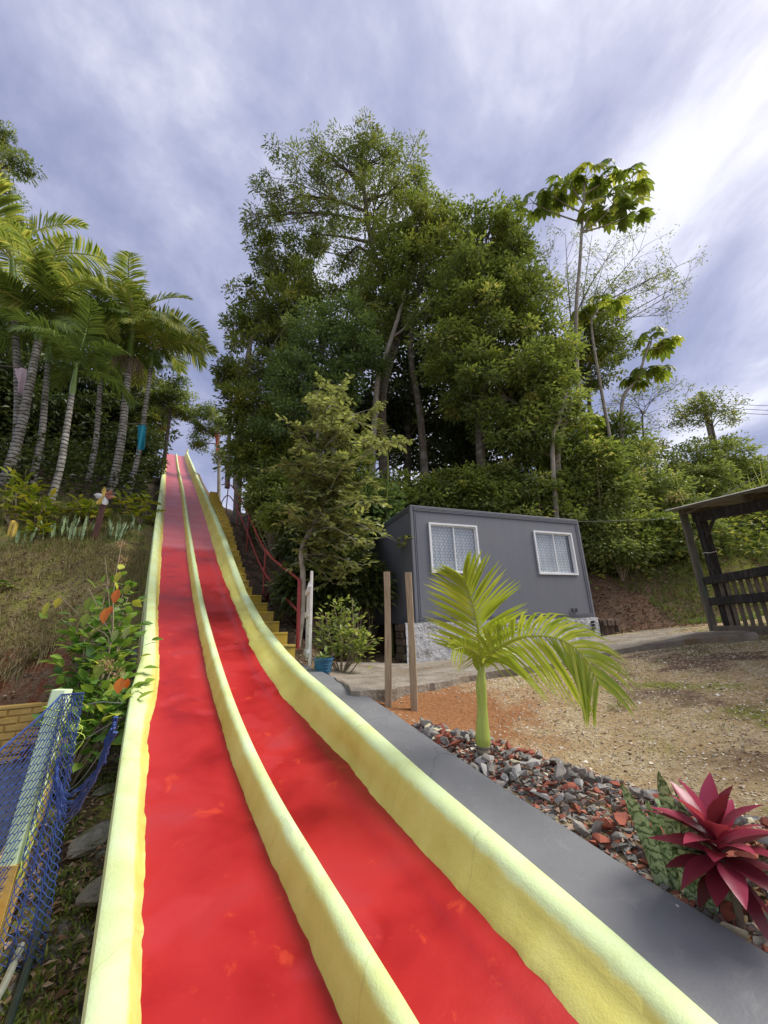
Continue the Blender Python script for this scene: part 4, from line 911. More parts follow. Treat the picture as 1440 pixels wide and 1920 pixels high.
def build_hoses():
    def lay(name, label, pts, r, mat, lift):
        P = np.array([onground(*p) for p in pts]); P = spline(P, 60); P[:, 2] = terrain(P[:, 0], P[:, 1]); k = np.ones(5) / 5
        z = np.convolve(np.pad(P[:, 2], 2, 'edge'), k, 'valid'); P[:, 2] = z + lift
        mb = MB(); tube(mb, P, r, 8); o = link(name, mb.mesh(name, mat, True)); tag(o, label, name.split('_')[-1])
    lay('garden_hose', 'dark green hose lying on mossy soil beside the slide', [(150, 1440), (128, 1500), (108, 1570), (92, 1660), (72, 1745), (48, 1830), (20, 1915), (5, 1960)], .017, M['hose'], .02)
    lay('drain_pipe', 'short pale pipe lying by the dark green hose', [(36, 1792), (20, 1830), (5, 1865), (-20, 1910)], .016, M['pipe'], .03)
    for i, (px, py, sx, lab) in enumerate(((182, 1570, .17, 'large flat grey stone half buried in soil by the slide'), (196, 1660, .12, 'smaller mossy grey stone against the slide wall'), (200, 1480, .10, 'brown grey stone beside the slide below the rope'))):
        c = onground(px, py); mb = MB(); th = np.linspace(0, np.pi, 15); ph = np.linspace(0, 2 * np.pi, 33)[:-1]; rings = []
        for t in th[1:-1]:
            rr = sx * math.sin(t); ring = [np.array([rr * math.cos(p) * .7, rr * math.sin(p) * 1.35, sx * .30 * math.cos(t)]) * (1 + .55 * float(fbm(np.array([math.cos(p) * 1.6 + i * 9]), np.array([math.sin(p) * 1.6 + t * 1.5]), 70 + i)[0]) + .22 * float(fbm(np.array([math.cos(p) * 5 + i]), np.array([math.sin(p) * 5 + t * 4]), 75)[0])) + c for p in ph]; rings.append(ring)
        loft(mb, rings, True); o = link('rock', mb.mesh('rock', M['rock'], False)); tag(o, lab, 'rock')
build_hoses()

# ================================================================== RUBBLE, GRAVEL, LITTER
def chunk(seed, flat=.6):
    r = np.random.default_rng(seed); me = bpy.data.meshes.new('stone'); import bmesh
    bm = bmesh.new(); P = nrm(r.normal(size=(13, 3))) * r.uniform(.75, 1.0, (13, 1)) * np.array([1.0, r.uniform(.6, .95), flat * r.uniform(.7, 1.2)])
    for p in P: bm.verts.new(p)
    res = bmesh.ops.convex_hull(bm, input=bm.verts); bmesh.ops.delete(bm, geom=[v for v in bm.verts if not v.link_faces], context='VERTS')
    bm.to_mesh(me); bm.free(); me.polygons.foreach_set('use_smooth', np.zeros(len(me.polygons), bool)); return me
M['st_grey'] = simple('slate_grey_rubble', (.25, .23, .20), (.14, .13, .115), 14, .9, .5, 60, .01, c3=(.32, .29, .25), s3=9)
M['st_red'] = simple('red_tile_rubble', (.34, .095, .055), (.19, .055, .035), 14, .9, .4, 60, .01)
M['st_cream'] = simple('cream_rubble', (.60, .54, .36), (.46, .41, .27), 14, .85, .3, 60, .01)
M['st_pale'] = simple('pale_grey_rubble', (.40, .38, .35), (.27, .26, .24), 14, .9, .4, 60, .01)
def build_rubble():
    root = thing('rubble_pile', 'heap of grey stone and red tile rubble beside the ledge', 'rubble', np.append(xy(1.7, 2.6), T(*xy(1.7, 2.6))))
    org = np.array(root.location); lib = {}
    mats = [('st_grey', .60), ('st_red', .22), ('st_cream', .06), ('st_pale', .12)]
    def get(k, mname):
        if (k, mname) not in lib:
            me = chunk(100 + k, .45 if mname != 'st_grey' else .62); me.materials.append(M[mname]); lib[(k, mname)] = me
        return lib[(k, mname)]
    def wid(s): return np.interp(s, [-.3, .6, 1.5, 2.2, 2.6, 2.95, 3.1], [1.0, .95, .78, .66, .5, .22, .05])
    def mound(s, q): w = wid(s); return .12 * (1 - (2 * q / w - 1) ** 2).clip(0, 1) * min(1, w / .5)
    pts = []
    while len(pts) < 300:
        s = rng.uniform(-.05, 3.05); q = rng.uniform(-.0, wid(s)); pts.append((s, q))
    for i, (s, q) in enumerate(pts):
        x, y = xy(s, 2.135 + q); z = float(terrain(np.array([x]), np.array([y]))[0]) + float(mound(s, np.array(q))) + .012
        near_edge = q / wid(s); pr = np.array([.62, .16, .06, .16]) if s > 1.1 else np.array([.30, .46, .08, .16])
        mname = mats[rng.choice(4, p=pr)][0]; k = int(rng.integers(0, 8))
        o = bpy.data.objects.new('stone', get(k, mname)); COL.objects.link(o); o.parent = root
        sc = rng.uniform(.030, .062) * (1.15 if mname != 'st_grey' else 1); o.location = (x - org[0], y - org[1], z - org[2]); o.scale = (sc * rng.uniform(.9, 1.5), sc, sc * rng.uniform(.7, 1.1))
        o.rotation_euler = (rng.normal(0, .45), rng.normal(0, .45), rng.uniform(0, 6.28))
    # the small stuff between
    mb = MB(); tet = np.array([(1, 0, -.5), (-.6, .8, -.4), (-.5, -.9, -.3), (0, .1, .7)]); tf = np.array([(0, 2, 1), (0, 1, 3), (1, 2, 3), (2, 0, 3)])
    def chips(n, sfun, sz, mat, name, label=None, par=None):
        mb = MB(); C = sfun(n); n = len(C); r = rng.normal(size=(n, 3, 3)); Q, _ = np.linalg.qr(r); s_ = rng.uniform(sz[0], sz[1], (n, 1, 1)) * np.array([1.2, 1, .7])[None, None]
        V = C[:, None] + np.einsum('ijk,lk->ilj', Q, tet) * s_; F = (tf[None] + np.arange(n)[:, None, None] * 4).reshape(-1, 3)
        mb.add(V.reshape(-1, 3), F, np.repeat(rng.random(n), 4))
        me = mb.mesh(name, mat); o = link(name, me); tag(o, label, None, None, 'stuff')
        if par: o.parent = par; me.transform(Matrix.Translation(Vector(-np.array(par.location))))
        return o
    def region(n):
        s = rng.uniform(-.6, 3.1, n); q = rng.uniform(0, 1, n) * wid(s) * 1.12; x, y = xy(s, 2.13 + q); return np.c_[x, y, terrain(x, y) + .09 * np.clip(1 - (2 * q / (wid(s) + .01) - 1) ** 2, 0, 1) * np.minimum(1, wid(s) / .5) * rng.uniform(.2, .85, n)]
    o = chips(5200, region, (.010, .032), M['st_mix'], 'rubble_fines', 'small chips filling the rubble heap', root)
    def yardr(n):
        x = rng.uniform(-.2, 6.5, n * 2); y = rng.uniform(1.0, 8.5, n * 2) ; s, o = so(x, y); k = (o > 2.16) & (rng.random(n * 2) < np.clip(1.6 / (.4 + .16 * np.hypot(x, y) ** 1.2), 0, 1)) & (np.hypot(x - .45, y - 4.35) > .7 * rng.random(n * 2) + .35)
        x, y = x[k], y[k]; return np.c_[x, y, terrain(x, y) + .002]
    chips(1500, yardr, (.010, .026), M['gravel'], 'pebbles', 'larger loose pebbles and chips over the yard')
    chips(26000, yardr, (.004, .013), M['gravel'], 'gravel', 'pale fine gravel scattered over the yard')
def chipmat(name, stops):
    m, nt, b, o = newmat(name); a = tonode(nt, 'ShaderNodeAttribute', attribute_name='rnd'); nt.links.new(ramp(nt, a.outputs['Fac'], stops), b.inputs['Base Color']); b.inputs['Roughness'].default_value = .9; return m
M['st_mix'] = chipmat('rubble_chips', [(0, (.12, .115, .105)), (.5, (.26, .25, .22)), (.62, (.30, .09, .05)), (.85, (.33, .12, .07)), (1, (.55, .5, .38))])
M['gravel'] = chipmat('gravel_chips', [(0, (.24, .16, .09)), (.4, (.44, .34, .22)), (.8, (.58, .50, .37)), (1, (.72, .67, .58))])
build_rubble()

def scatter_leaf_litter():
    mb = MB()
    def put(n, x, y, ln, lift=.004):
        z = terrain(x, y) + lift; ax = rdir(len(x), -.25, .25); nm = nrm(np.c_[rng.normal(0, .45, len(x)), rng.normal(0, .45, len(x)), np.ones(len(x))]); leaves(mb, np.c_[x, y, z], ax, nm, rng.uniform(ln[0], ln[1], len(x)), rng.uniform(ln[0], ln[1], len(x)) * .5, .3)
    # strip beside the slide
    s = rng.uniform(1.2, 7.5, 1500); o = wall_o(s) + rng.uniform(0, 1, 1500) * (-.03 - wall_o(s)); put(0, *xy(s, o), (.025, .075))
    # bank right of the cabin and behind
    x = rng.uniform(4.8, 12, 9000); y = rng.uniform(9.6, 15, 9000); put(0, x, y, (.05, .12), .01)
    # below the bush by the gate, under the cabin
    x = rng.uniform(-1.5, .6, 1800); y = rng.uniform(5.8, 9.5, 1800); k = so(x, y)[1] > 2.2; put(0, x[k], y[k], (.03, .08), .03)
    x = rng.uniform(1.5, 7, 900); y = rng.uniform(2.5, 8.5, 900); k = so(x, y)[1] > 2.7; put(0, x[k], y[k], (.015, .045), .006)
    # bank on the left
    s = rng.uniform(10.35, 13, 3500); o = rng.uniform(-7, -.4, 3500); put(0, *xy(s, o), (.04, .11), .01)
    # steps of the stair bank
    s = rng.uniform(6.8, 14, 2200); o = rng.uniform(2.35, 4.2, 2200); put(0, *xy(s, o), (.04, .10), .01)
    tag(link('leaf_litter', mb.mesh('leaf_litter', G['dry'])), 'dry brown leaves lying over the soil and banks', None, None, 'stuff')
scatter_leaf_litter()
def blades(mb, C, ln, wd, lean=.5, rnd=None):
    n = len(C); az = rng.uniform(0, 2 * np.pi, n); d = np.c_[np.cos(az), np.sin(az), np.zeros(n)]; sd = np.c_[-np.sin(az), np.cos(az), np.zeros(n)]
    ln = np.broadcast_to(ln, (n,)); le = rng.uniform(.05, lean, n); up = np.array([0, 0, 1.])
    rows = []
    for t, w in ((0, 1), (.5, .8), (1, .05)):
        m = C + up * (ln * t * (1 - .35 * le * t))[:, None] + d * (ln * le * t * t)[:, None]; h = sd * (np.broadcast_to(wd, (n,)) * .5 * w)[:, None]; rows.append(np.stack([m - h, m + h], 1))
    V = np.stack(rows, 1).reshape(-1, 3); f = np.array([(0, 1, 3, 2), (2, 3, 5, 4)]); F = (f[None] + (np.arange(n) * 6)[:, None, None]).reshape(-1, 4)
    mb.add(V, F, np.repeat(rng.random(n) if rnd is None else rnd, 6))
def scatter_grass():
    mb = MB(); s = rng.uniform(10.55, 14.8, 30000); o = rng.uniform(-8, -.12, 30000); x, y = xy(s, o); k = (fbm(x * 1.1, y * 1.1, 81) > -.10) & (s > 10.72 + .4 * fbm(o * 1.7, o * 0, 83)); x, y = x[k], y[k]
    blades(mb, np.c_[x, y, terrain(x, y) - .02], rng.uniform(.08, .30, len(x)), .012, 1.1)
    # dead grass hanging over the lip of the cut
    s = rng.uniform(10.70, 10.95, 3500); o = rng.uniform(-8, -.9, 3500); x, y = xy(s, o); n = len(x); z = terrain(x, y)
    ax = nrm(np.c_[-D2[0] * .5 + rng.normal(0, .25, n), -D2[1] * .5 + rng.normal(0, .25, n), -rng.uniform(.4, 1.3, n)]); leaves(mb, np.c_[x, y, z + .04], ax, rdir(n), rng.uniform(.15, .5, n), .012)
    tag(link('dry_grass', mb.mesh('dry_grass', G['drygrass'])), 'dry straw grass covering the bank left of the slide', None, None, 'stuff')
    mb = MB(); x = rng.uniform(1.8, 7, 26000); y = rng.uniform(2.6, 9.5, 26000); v = fbm(x * 1.15, y * 1.15, 91) ; k = (v > .10) & (x > 1.8) & (so(x, y)[1] > 3.0); x, y = x[k], y[k]; blades(mb, np.c_[x, y, terrain(x, y) - .005], rng.uniform(.012, .04, len(x)), .006, .8)
    s = rng.uniform(1.2, 6.5, 6000); o = wall_o(s) + rng.uniform(0, 1, 6000) * (-.03 - wall_o(s)); x, y = xy(s, o); k = fbm(x * 2.4, y * 2.4, 95) > .02; x, y = x[k], y[k]; blades(mb, np.c_[x, y, terrain(x, y) - .003], rng.uniform(.012, .045, len(x)), .012, 1.2)
    x = rng.uniform(6.6, 15, 60000); y = rng.uniform(9.2, 15.5, 60000); k = (fbm(x * .9, y * .9, 97) > -.12) & (x > 7.6 - .5 * (y - 10)); x, y = x[k], y[k]; blades(mb, np.c_[x, y, terrain(x, y) - .01], rng.uniform(.05, .2, len(x)), .012, .9)
    s = rng.uniform(13, 15.5, 5000); o = rng.uniform(-8, -.3, 5000); x, y = xy(s, o); blades(mb, np.c_[x, y, terrain(x, y)], rng.uniform(.08, .3, len(x)), .014, .8)
    tag(link('grass', mb.mesh('grass', G['grass'])), 'short green grass and moss patches on the ground', None, None, 'stuff')
scatter_grass()

# ================================================================== PALMS
def frond_mesh(name, mat, length, arch, n, ll, lw, droop, vang=.5, seed=0, gap=0., curl=0., stalk=.12):
    """a feather leaf along +X from the origin, arching in XZ; leaflets hang to both sides"""
    r = np.random.default_rng(seed); mb = MB(); t = np.linspace(0, 1, 26); a = arch[0] + (arch[1] - arch[0]) * t ** 1.25
    dx = np.cos(a); dz = np.sin(a); P = np.c_[np.cumsum(dx), curl * t ** 2 * 26 * .3, np.cumsum(dz)] * length / 26; P -= P[0]
    tube(mb, P, .016 * length * (1 - .85 * t) * .6 + .002, 5, a=.85)
    for sgn in (-1, 1):
        u = np.linspace(stalk, .995, n) + r.normal(0, .004, n); u = np.clip(u, 0, 1); keep = r.random(n) > gap; u = u[keep]; m = len(u)
        B = np.c_[[np.interp(u, t, P[:, i]) for i in range(3)]].T; ang = np.interp(u, t, a)
        T_ = np.c_[np.cos(ang), np.zeros(m), np.sin(ang)]; U = np.c_[-np.sin(ang), np.zeros(m), np.cos(ang)]; S_ = np.tile([0, sgn, 0], (m, 1))
        L = ll * np.interp(u, [0, .18, .45, .8, 1], [.45, .9, 1.0, .72, .28]) * r.uniform(.88, 1.08, m)
        fw_ = np.interp(u, [0, .5, 1], [.25, .55, 1.25])[:, None]
        d0 = nrm(S_ + T_ * fw_ + U * vang + r.normal(0, .06, (m, 3))); g = np.array([0, 0, -1.])
        rows = []
        for q, w in ((0, .45), (.33, 1.0), (.68, .8), (1, .04)):
            c = B + d0 * (L * q)[:, None] + g * (L * droop * q ** 2.2)[:, None] * r.uniform(.8, 1.2, (m, 1))
            h = nrm(T_ - d0 * np.sum(T_ * d0, 1, keepdims=True)) * (lw * .5 * w); lift = U * lw * .18 * w
            rows.append(np.stack([c - h + 0, c + h + lift * 0], 1))
        V = np.stack(rows, 1).reshape(-1, 3); f = np.array([(0, 1, 3, 2), (2, 3, 5, 4), (4, 5, 7, 6)]); F = (f[None] + (np.arange(m) * 8)[:, None, None]).reshape(-1, 4)
        mb.add(V, F, np.repeat(np.clip(r.normal(.5, .22, m), 0, 1), 8))
    return mb.mesh(name, mat)
PALM_F = {}
def palm_fronds(kind):
    if kind not in PALM_F:
        mt = G['palm'] if kind == 'lit' else G['palmdark']  # back palms get a darker leaf, grove shade put into its colour
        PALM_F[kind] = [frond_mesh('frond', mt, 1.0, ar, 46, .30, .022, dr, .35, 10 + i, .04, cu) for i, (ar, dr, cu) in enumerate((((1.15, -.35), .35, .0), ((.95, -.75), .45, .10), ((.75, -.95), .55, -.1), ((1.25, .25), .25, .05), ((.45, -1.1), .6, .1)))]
    return PALM_F[kind]
def palm(px_base, px_top, label, trunk_r=.13, L=2.6, nf=11, kind='lit', lean=None, group='palms at the top of the left bank', shaft=1.0, az0=0, hang=None, mid=None, base=None, elev=None):
    B = onground(*px_base, lo=3) if base is None else base; hz = np.hypot(B[0], B[1]); r = ray(*px_top); t = hz / np.hypot(r[0], r[1]); TP = r * t
    root = thing('palm_tree', label, 'palm', B, group)
    pts = [B + (0, 0, -.2), B * .66 + TP * .34 + np.array([.12, 0, 0]), B * .3 + TP * .7 + np.array([.06, 0, 0]), TP]
    C = spline(pts, 24); mb = MB(); tt = np.linspace(0, 1, 24); tube(mb, C, trunk_r * (1.25 - .35 * tt) * np.where(tt < .08, 1.15, 1), 10); part('trunk', mb, M['palmtrunk'], root, True)
    ax = nrm(C[-1] - C[-3]); Q = TP + ax * shaft
    mb = MB(); q = np.linspace(0, 1, 8); tube(mb, TP + np.outer(q, ax) * shaft, trunk_r * np.interp(q, [0, .15, .5, 1], [.9, 1.12, .85, .5]), 10); part('crownshaft', mb, M['crownshaft'], root, True)
    fl = palm_fronds(kind)
    for i in range(nf):
        az = az0 + i * 2.399 + rng.normal(0, .15); lev = i / max(nf - 1, 1)
        me = fl[[3, 0, 0, 1, 1, 2, 4][min(6, int(lev * 6.99))]]
        o = bpy.data.objects.new('frond', me); COL.objects.link(o); o.parent = root
        o.location = tuple(Q - ax * (.25 * shaft * lev) - B); o.rotation_euler = (rng.normal(0, .35), rng.normal(0, .08), az); sc = L * rng.uniform(.85, 1.12); o.scale = (sc, sc, sc)
    # unopened spear
    mb = MB(); d = nrm(ax + np.array([.12 * math.sin(az0), .1, .3])); tube(mb, [Q, Q + d * L * .55, Q + d * L * .95 + np.array([.05, 0, 0])], [.03, .022, .004], 5); part('spear_leaf', mb, M['crownshaft'], root)
    if hang:
        mb = MB(); n = 90; c = TP - ax * .02
        for k in range(n):
            a = rng.uniform(0, 6.28); d = np.array([math.cos(a), math.sin(a), 0]); rr = rng.uniform(.15, .55)
            tube(mb, [c + d * trunk_r * .9, c + d * (trunk_r + rr * .7) + np.array([0, 0, -.08]), c + d * (trunk_r + rr) + np.array([0, 0, -rng.uniform(.35, .95)])], .009, 3)
        part('fruit_stalks', mb, M['straw'], root)
    return root
for a in (
    dict(px_base=(208, 925), px_top=(243, 672), label='palm with white ringed trunk and a broom of dry fruit stalks', trunk_r=.125, L=3.3, nf=12, hang=True, shaft=1.9, az0=.6),
    dict(px_base=(238, 940), px_top=(283, 690), label='slender palm with fanned top leaf directly left of the slide', trunk_r=.085, L=3.0, nf=10, shaft=1.2, az0=2.1),
    dict(px_base=(8, 905), px_top=(72, 640), label='leaning palm with pale ringed trunk behind the pink cloth', trunk_r=.12, L=3.0, nf=10, shaft=1.5, az0=4.0),
    dict(px_base=(-25, 860), px_top=(2, 590), label='tall palm with bright upright fronds at the edge of the grove', trunk_r=.15, L=3.6, nf=12, shaft=1.4, az0=1.2),
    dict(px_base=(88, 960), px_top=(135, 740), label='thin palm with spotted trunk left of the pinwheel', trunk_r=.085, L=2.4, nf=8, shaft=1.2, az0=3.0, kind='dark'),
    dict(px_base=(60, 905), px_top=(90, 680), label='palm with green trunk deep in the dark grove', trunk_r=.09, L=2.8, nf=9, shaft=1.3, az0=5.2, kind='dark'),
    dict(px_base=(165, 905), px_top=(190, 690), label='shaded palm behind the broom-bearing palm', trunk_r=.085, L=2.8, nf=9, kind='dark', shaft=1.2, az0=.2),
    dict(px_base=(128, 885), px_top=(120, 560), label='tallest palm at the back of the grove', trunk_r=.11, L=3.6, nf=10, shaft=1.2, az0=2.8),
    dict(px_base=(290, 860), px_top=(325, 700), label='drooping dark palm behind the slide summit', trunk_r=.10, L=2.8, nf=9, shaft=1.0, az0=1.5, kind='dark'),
    dict(px_base=(30, 880), px_top=(25, 530), label='dense palm crown below the corner tree', trunk_r=.11, L=3.6, nf=10, shaft=1.2, az0=4.4),
):
    palm(**a)

def young_palm():
    B = onground(907, 1437); root = thing('young_palm', 'young yellow-green palm with arching fronds beside the rubble heap', 'palm', B)
    d = np.hypot(B[0], B[1]); up = np.array([0, 0, 1.])
    def v(px, py, k=1.0): r = ray(px, py); return r * (d * k / np.hypot(r[0], r[1]))
    mb = MB(); P = [B - up * .05, v(907, 1418), v(906, 1396)]; tube(mb, spline(P, 14), np.where(np.arange(14) % 3 == 0, .053, .048), 12); part('stem', mb, M['ringstem'], root)
    P = spline([v(906, 1398), v(905, 1370), v(904, 1320), v(902, 1285), v(903, 1250)], 22); mb = MB(); tube(mb, P, np.interp(np.linspace(0, 1, 22), [0, .12, .22, .45, .75, 1], [.050, .060, .055, .038, .042, .024]), 12); part('crownshaft', mb, M['youngshaft'], root, True)
    for k in range(2):
        mb = MB(); c = v(900 + 12 * k, 1262 - 8 * k); bigleaves(mb, np.array([c]), np.array([[.35 * (2 * k - 1), -.25, .9]]), np.array([[0, -1, .2]]), .16, .05, .1); part('sheath', mb, G['young'], root)
    def frond(pxs, ks, n, ll, lw, vang, droop, fw=(.3, .6, 1.2), up_bias=.0, seed=1, ends=None):
        r = np.random.default_rng(seed); P = spline([v(p[0], p[1], k) for p, k in zip(pxs, ks)], 40); t = np.linspace(0, 1, 40); mb = MB()
        tube(mb, P, .010 * (1 - .8 * t) + .0015, 6, a=.8); Tn = nrm(np.gradient(P, axis=0))
        view = nrm(P)
        for sgn in (-1, 1):
            u = np.clip(np.linspace(.10, .99, n) + r.normal(0, .005, n), 0, 1); m = len(u); B_ = np.c_[[np.interp(u, t, P[:, i]) for i in range(3)]].T; T_ = nrm(np.c_[[np.interp(u, t, Tn[:, i]) for i in range(3)]].T)
            side = nrm(np.cross(T_, nrm(B_))) * sgn                     # across the blade, roughly broadside to the yard
            nor = np.cross(T_, side) * sgn
            L = ll * np.interp(u, [0, .15, .5, .85, 1], [.55, .95, 1.0, .7, .45]) * r.uniform(.9, 1.06, m); f_ = np.interp(u, [0, .5, 1], fw)[:, None]
            d0 = nrm(side + T_ * f_ + nor * vang + np.array([0, 0, up_bias]) + r.normal(0, .05, (m, 3))); rows = []
            for q, w in ((0, .4), (.3, 1.), (.65, .75), (1, .03)):
                c = B_ + d0 * (L * q)[:, None] + np.array([0, 0, -1.]) * (L * droop * q ** 2.3)[:, None]; h = nrm(np.cross(d0, nor + .25 * side)) * lw * .5 * w; rows.append(np.stack([c - h, c + h], 1))
            V = np.stack(rows, 1).reshape(-1, 3); f = np.array([(0, 1, 3, 2), (2, 3, 5, 4), (4, 5, 7, 6)]); mb.add(V, (f[None] + (np.arange(m) * 8)[:, None, None]).reshape(-1, 4), np.repeat(np.clip(r.normal(.55, .25, m), 0, 1), 8))
        part('frond', mb, G['young'], root)
    frond([(903, 1252), (900, 1215), (893, 1160), (880, 1110), (868, 1082)], [1, 1.0, .99, .98, .97], 40, .50, .024, .25, .10, (.25, .75, 1.6), .12, 1)
    frond([(905, 1250), (925, 1222), (975, 1196), (1040, 1196), (1090, 1225), (1125, 1285)], [1, .99, .97, .95, .93, .92], 52, .42, .023, .2, .5, (.35, .8, 1.4), .15, 2)
    frond([(902, 1246), (890, 1225), (872, 1214), (850, 1218)], [1, .97, .93, .9], 16, .22, .019, .3, .35, (.4, .8, 1.3), .1, 3)
    frond([(904, 1246), (908, 1222), (922, 1205), (945, 1202)], [1, 1.03, 1.08, 1.12], 14, .30, .018, .3, .3, (.4, .8, 1.3), .1, 4)
    mb = MB(); tube(mb, spline([v(903, 1250), v(899, 1190), v(893, 1130), v(891, 1098)], 16), np.linspace(.007, .002, 16), 5, a=.9); part('spear_leaf', mb, G['young'], root)
    for k, (e1, e2) in enumerate((((935, 1240), (982, 1290)), ((925, 1245), (948, 1270)))):
        mb = MB(); A = v(908, 1240); Mx = v(*e1, .97); E_ = v(*e2, .95); rows = [np.array([A - (.004, 0, 0), A + (.004, 0, 0)]), np.array([Mx - (0, 0, .012), Mx + (0, 0, .012)]), np.array([E_ - (.002, 0, 0), E_ + (.002, 0, 0)])]; loft(mb, rows, False); part('hanging_leaflet', mb, G['young'], root)
young_palm()

# ================================================================== FOREGROUND PLANTS
def build_cordyline():
    B = onground(1392, 1752); root = thing('cordyline', 'burgundy cordyline with broad pink-edged leaves beside the grey ledge', 'plant', B)
    Tp = B + np.array([-.015, .0, .26]); mb = MB(); tube(mb, spline([B - (0, 0, .04), B * .5 + Tp * .5 + np.array([.012, 0, 0]), Tp], 10), np.linspace(.016, .012, 10), 8); part('stem', mb, M['bark'], root, True)
    mb = MB(); tube(mb, spline([B + (.05, .02, -.04), B + (.07, .02, .12), B + (.045, .01, .24)], 8), .008, 6); part('stem', mb, M['bark'], root, True)
    n = 40
    for i in range(n):
        lev = i / (n - 1); az = i * 2.399; el = 1.35 - 1.75 * lev ** .9 + rng.normal(0, .08); d = np.array([math.cos(az) * math.cos(el), math.sin(az) * math.cos(el), math.sin(el)])
        c = Tp + np.array([0, 0, .07 - .13 * lev]); L = .25 * rng.uniform(.8, 1.1) * (1.0 if lev < .8 else .8)
        nm = np.array([-math.cos(az) * math.sin(el), -math.sin(az) * math.sin(el), math.cos(el)]) + rng.normal(0, .15, 3)
        rv = np.clip(.95 - .75 * lev + rng.normal(0, .2), 0, 1)
        mb = MB(); bigleaves(mb, np.array([c]), np.array([d]), np.array([nm]), L, .080 * rng.uniform(.85, 1.15), .34 * rng.uniform(.4, 1.4), np.array([rv]), (.22, .5, .82, 1.0, 1.0, .8, .45, .0), .22); part('leaf', mb, G['cordy'], root, True)
build_cordyline()
def snake_leaf(mb, B, h, w, lean, az, twist=0):
    up = np.array([0, 0, 1.]); d = np.array([math.cos(az), math.sin(az), 0]); sd0 = np.array([-math.sin(az + twist), math.cos(az + twist), 0]); n0 = np.cross(sd0, up); rows = []
    for t in np.linspace(0, 1, 12):
        c = B + up * h * t + d * lean * h * t * t; ww = w * .5 * np.interp(t, [0, .15, .45, .75, .93, 1], [.55, .8, 1.0, .85, .4, .02]); wv = .012 * math.sin(t * 14 + az * 3)
        rows.append([c - sd0 * ww + n0 * (.012 + wv), c - sd0 * ww * .4 - n0 * .002, c + sd0 * ww * .4 - n0 * .002, c + sd0 * ww + n0 * (.012 - wv)])
    loft(mb, [np.array(r) for r in rows], False)
def snake_clump(px, leafs, label, group=None):
    B = onground(*px); root = thing('snake_plant', label, 'plant', B, group)
    for dx, dy, h, w, le, az, tw in leafs:
        mb = MB(); b = B + np.array([dx, dy, 0]); b[2] = T(b[0], b[1]) - .02; snake_leaf(mb, b, h, w, le, az, tw); part('leaf', mb, M['snake'], root, True)
snake_clump((1268, 1672), [(-.05, .02, .44, .075, .22, 2.9, 1.5), (.0, .0, .36, .065, .12, 2.4, 1.3), (.045, .05, .34, .06, .1, 1.2, 1.7), (.02, -.01, .27, .055, .05, .2, 1.6)], 'low green banded snake plant leaning at the rubble edge')
snake_clump((1330, 1712), [(-.03, .04, .52, .08, .06, 2.6, 1.4), (.0, .0, .42, .085, .06, 2.9, 1.6), (.05, -.01, .36, .09, .04, 3.3, 1.3), (.10, .0, .33, .085, .03, .5, 1.7), (.055, .07, .44, .06, .08, 2.0, 1.2)], 'tall wavy banded snake plant in front of the cordyline')
def build_shoot_leaves():
    # bright bract leaf in the cordyline and weeds at the right
    pass

def leafy(name, label, cat, base, stems, clumps, leafkind, ln, wd, nleaf, group=None, droop=.25, big=True, extra=(), stem_mat='twig', stem_r=.012, spread=.3):
    """shrub: stems from the base to clump centres, leaves on the outer part of every stem"""
    root = thing(name, label, cat, base, group); mbs = MB(); mbl = MB(); Cs, Ax, Nm = [], [], []
    for c in clumps:
        c = np.asarray(c, float); mid = base * .5 + c * .5 + rng.normal(0, .12, 3) * np.linalg.norm(c - base) * .5
        P = spline([base + rng.normal(0, .02, 3) * (1, 1, 0), mid, c], 14); tube(mbs, P, np.linspace(stem_r, stem_r * .35, 14), 5)
        q = rng.uniform(.35, 1.0, nleaf) ** .8; pts = np.c_[[np.interp(q, np.linspace(0, 1, 14), P[:, i]) for i in range(3)]].T
        d = rdir(nleaf, -.25, .8); Cs.append(pts + d * rng.uniform(0, spread, (nleaf, 1)) * .5); Ax.append(d + nrm(c - base) * .3 + np.array([0, 0, .05])); Nm.append(nrm(np.c_[rng.normal(0, .45, (nleaf, 2)), np.ones(nleaf)]))
    C, A, N_ = map(np.concatenate, (Cs, Ax, Nm)); n = len(C)
    if big: bigleaves(mbl, C, A, N_, rng.uniform(ln * .7, ln * 1.15, n), wd * rng.uniform(.8, 1.15, n), droop)
    else: leaves(mbl, C, A, N_, rng.uniform(ln * .7, ln * 1.15, n), wd * rng.uniform(.8, 1.15, n))
    part('stems', mbs, M[stem_mat], root, True); part('foliage', mbl, G[leafkind], root)
    return root
def pxp(px, py, Y): return at(px, py, Y)
def ring(c, r, n, zs=1.0): return [np.asarray(c) + d * np.array([r, r, r * zs]) for d in rdir(n, -.6, 1.0) * rng.uniform(.5, 1, (n, 1))]
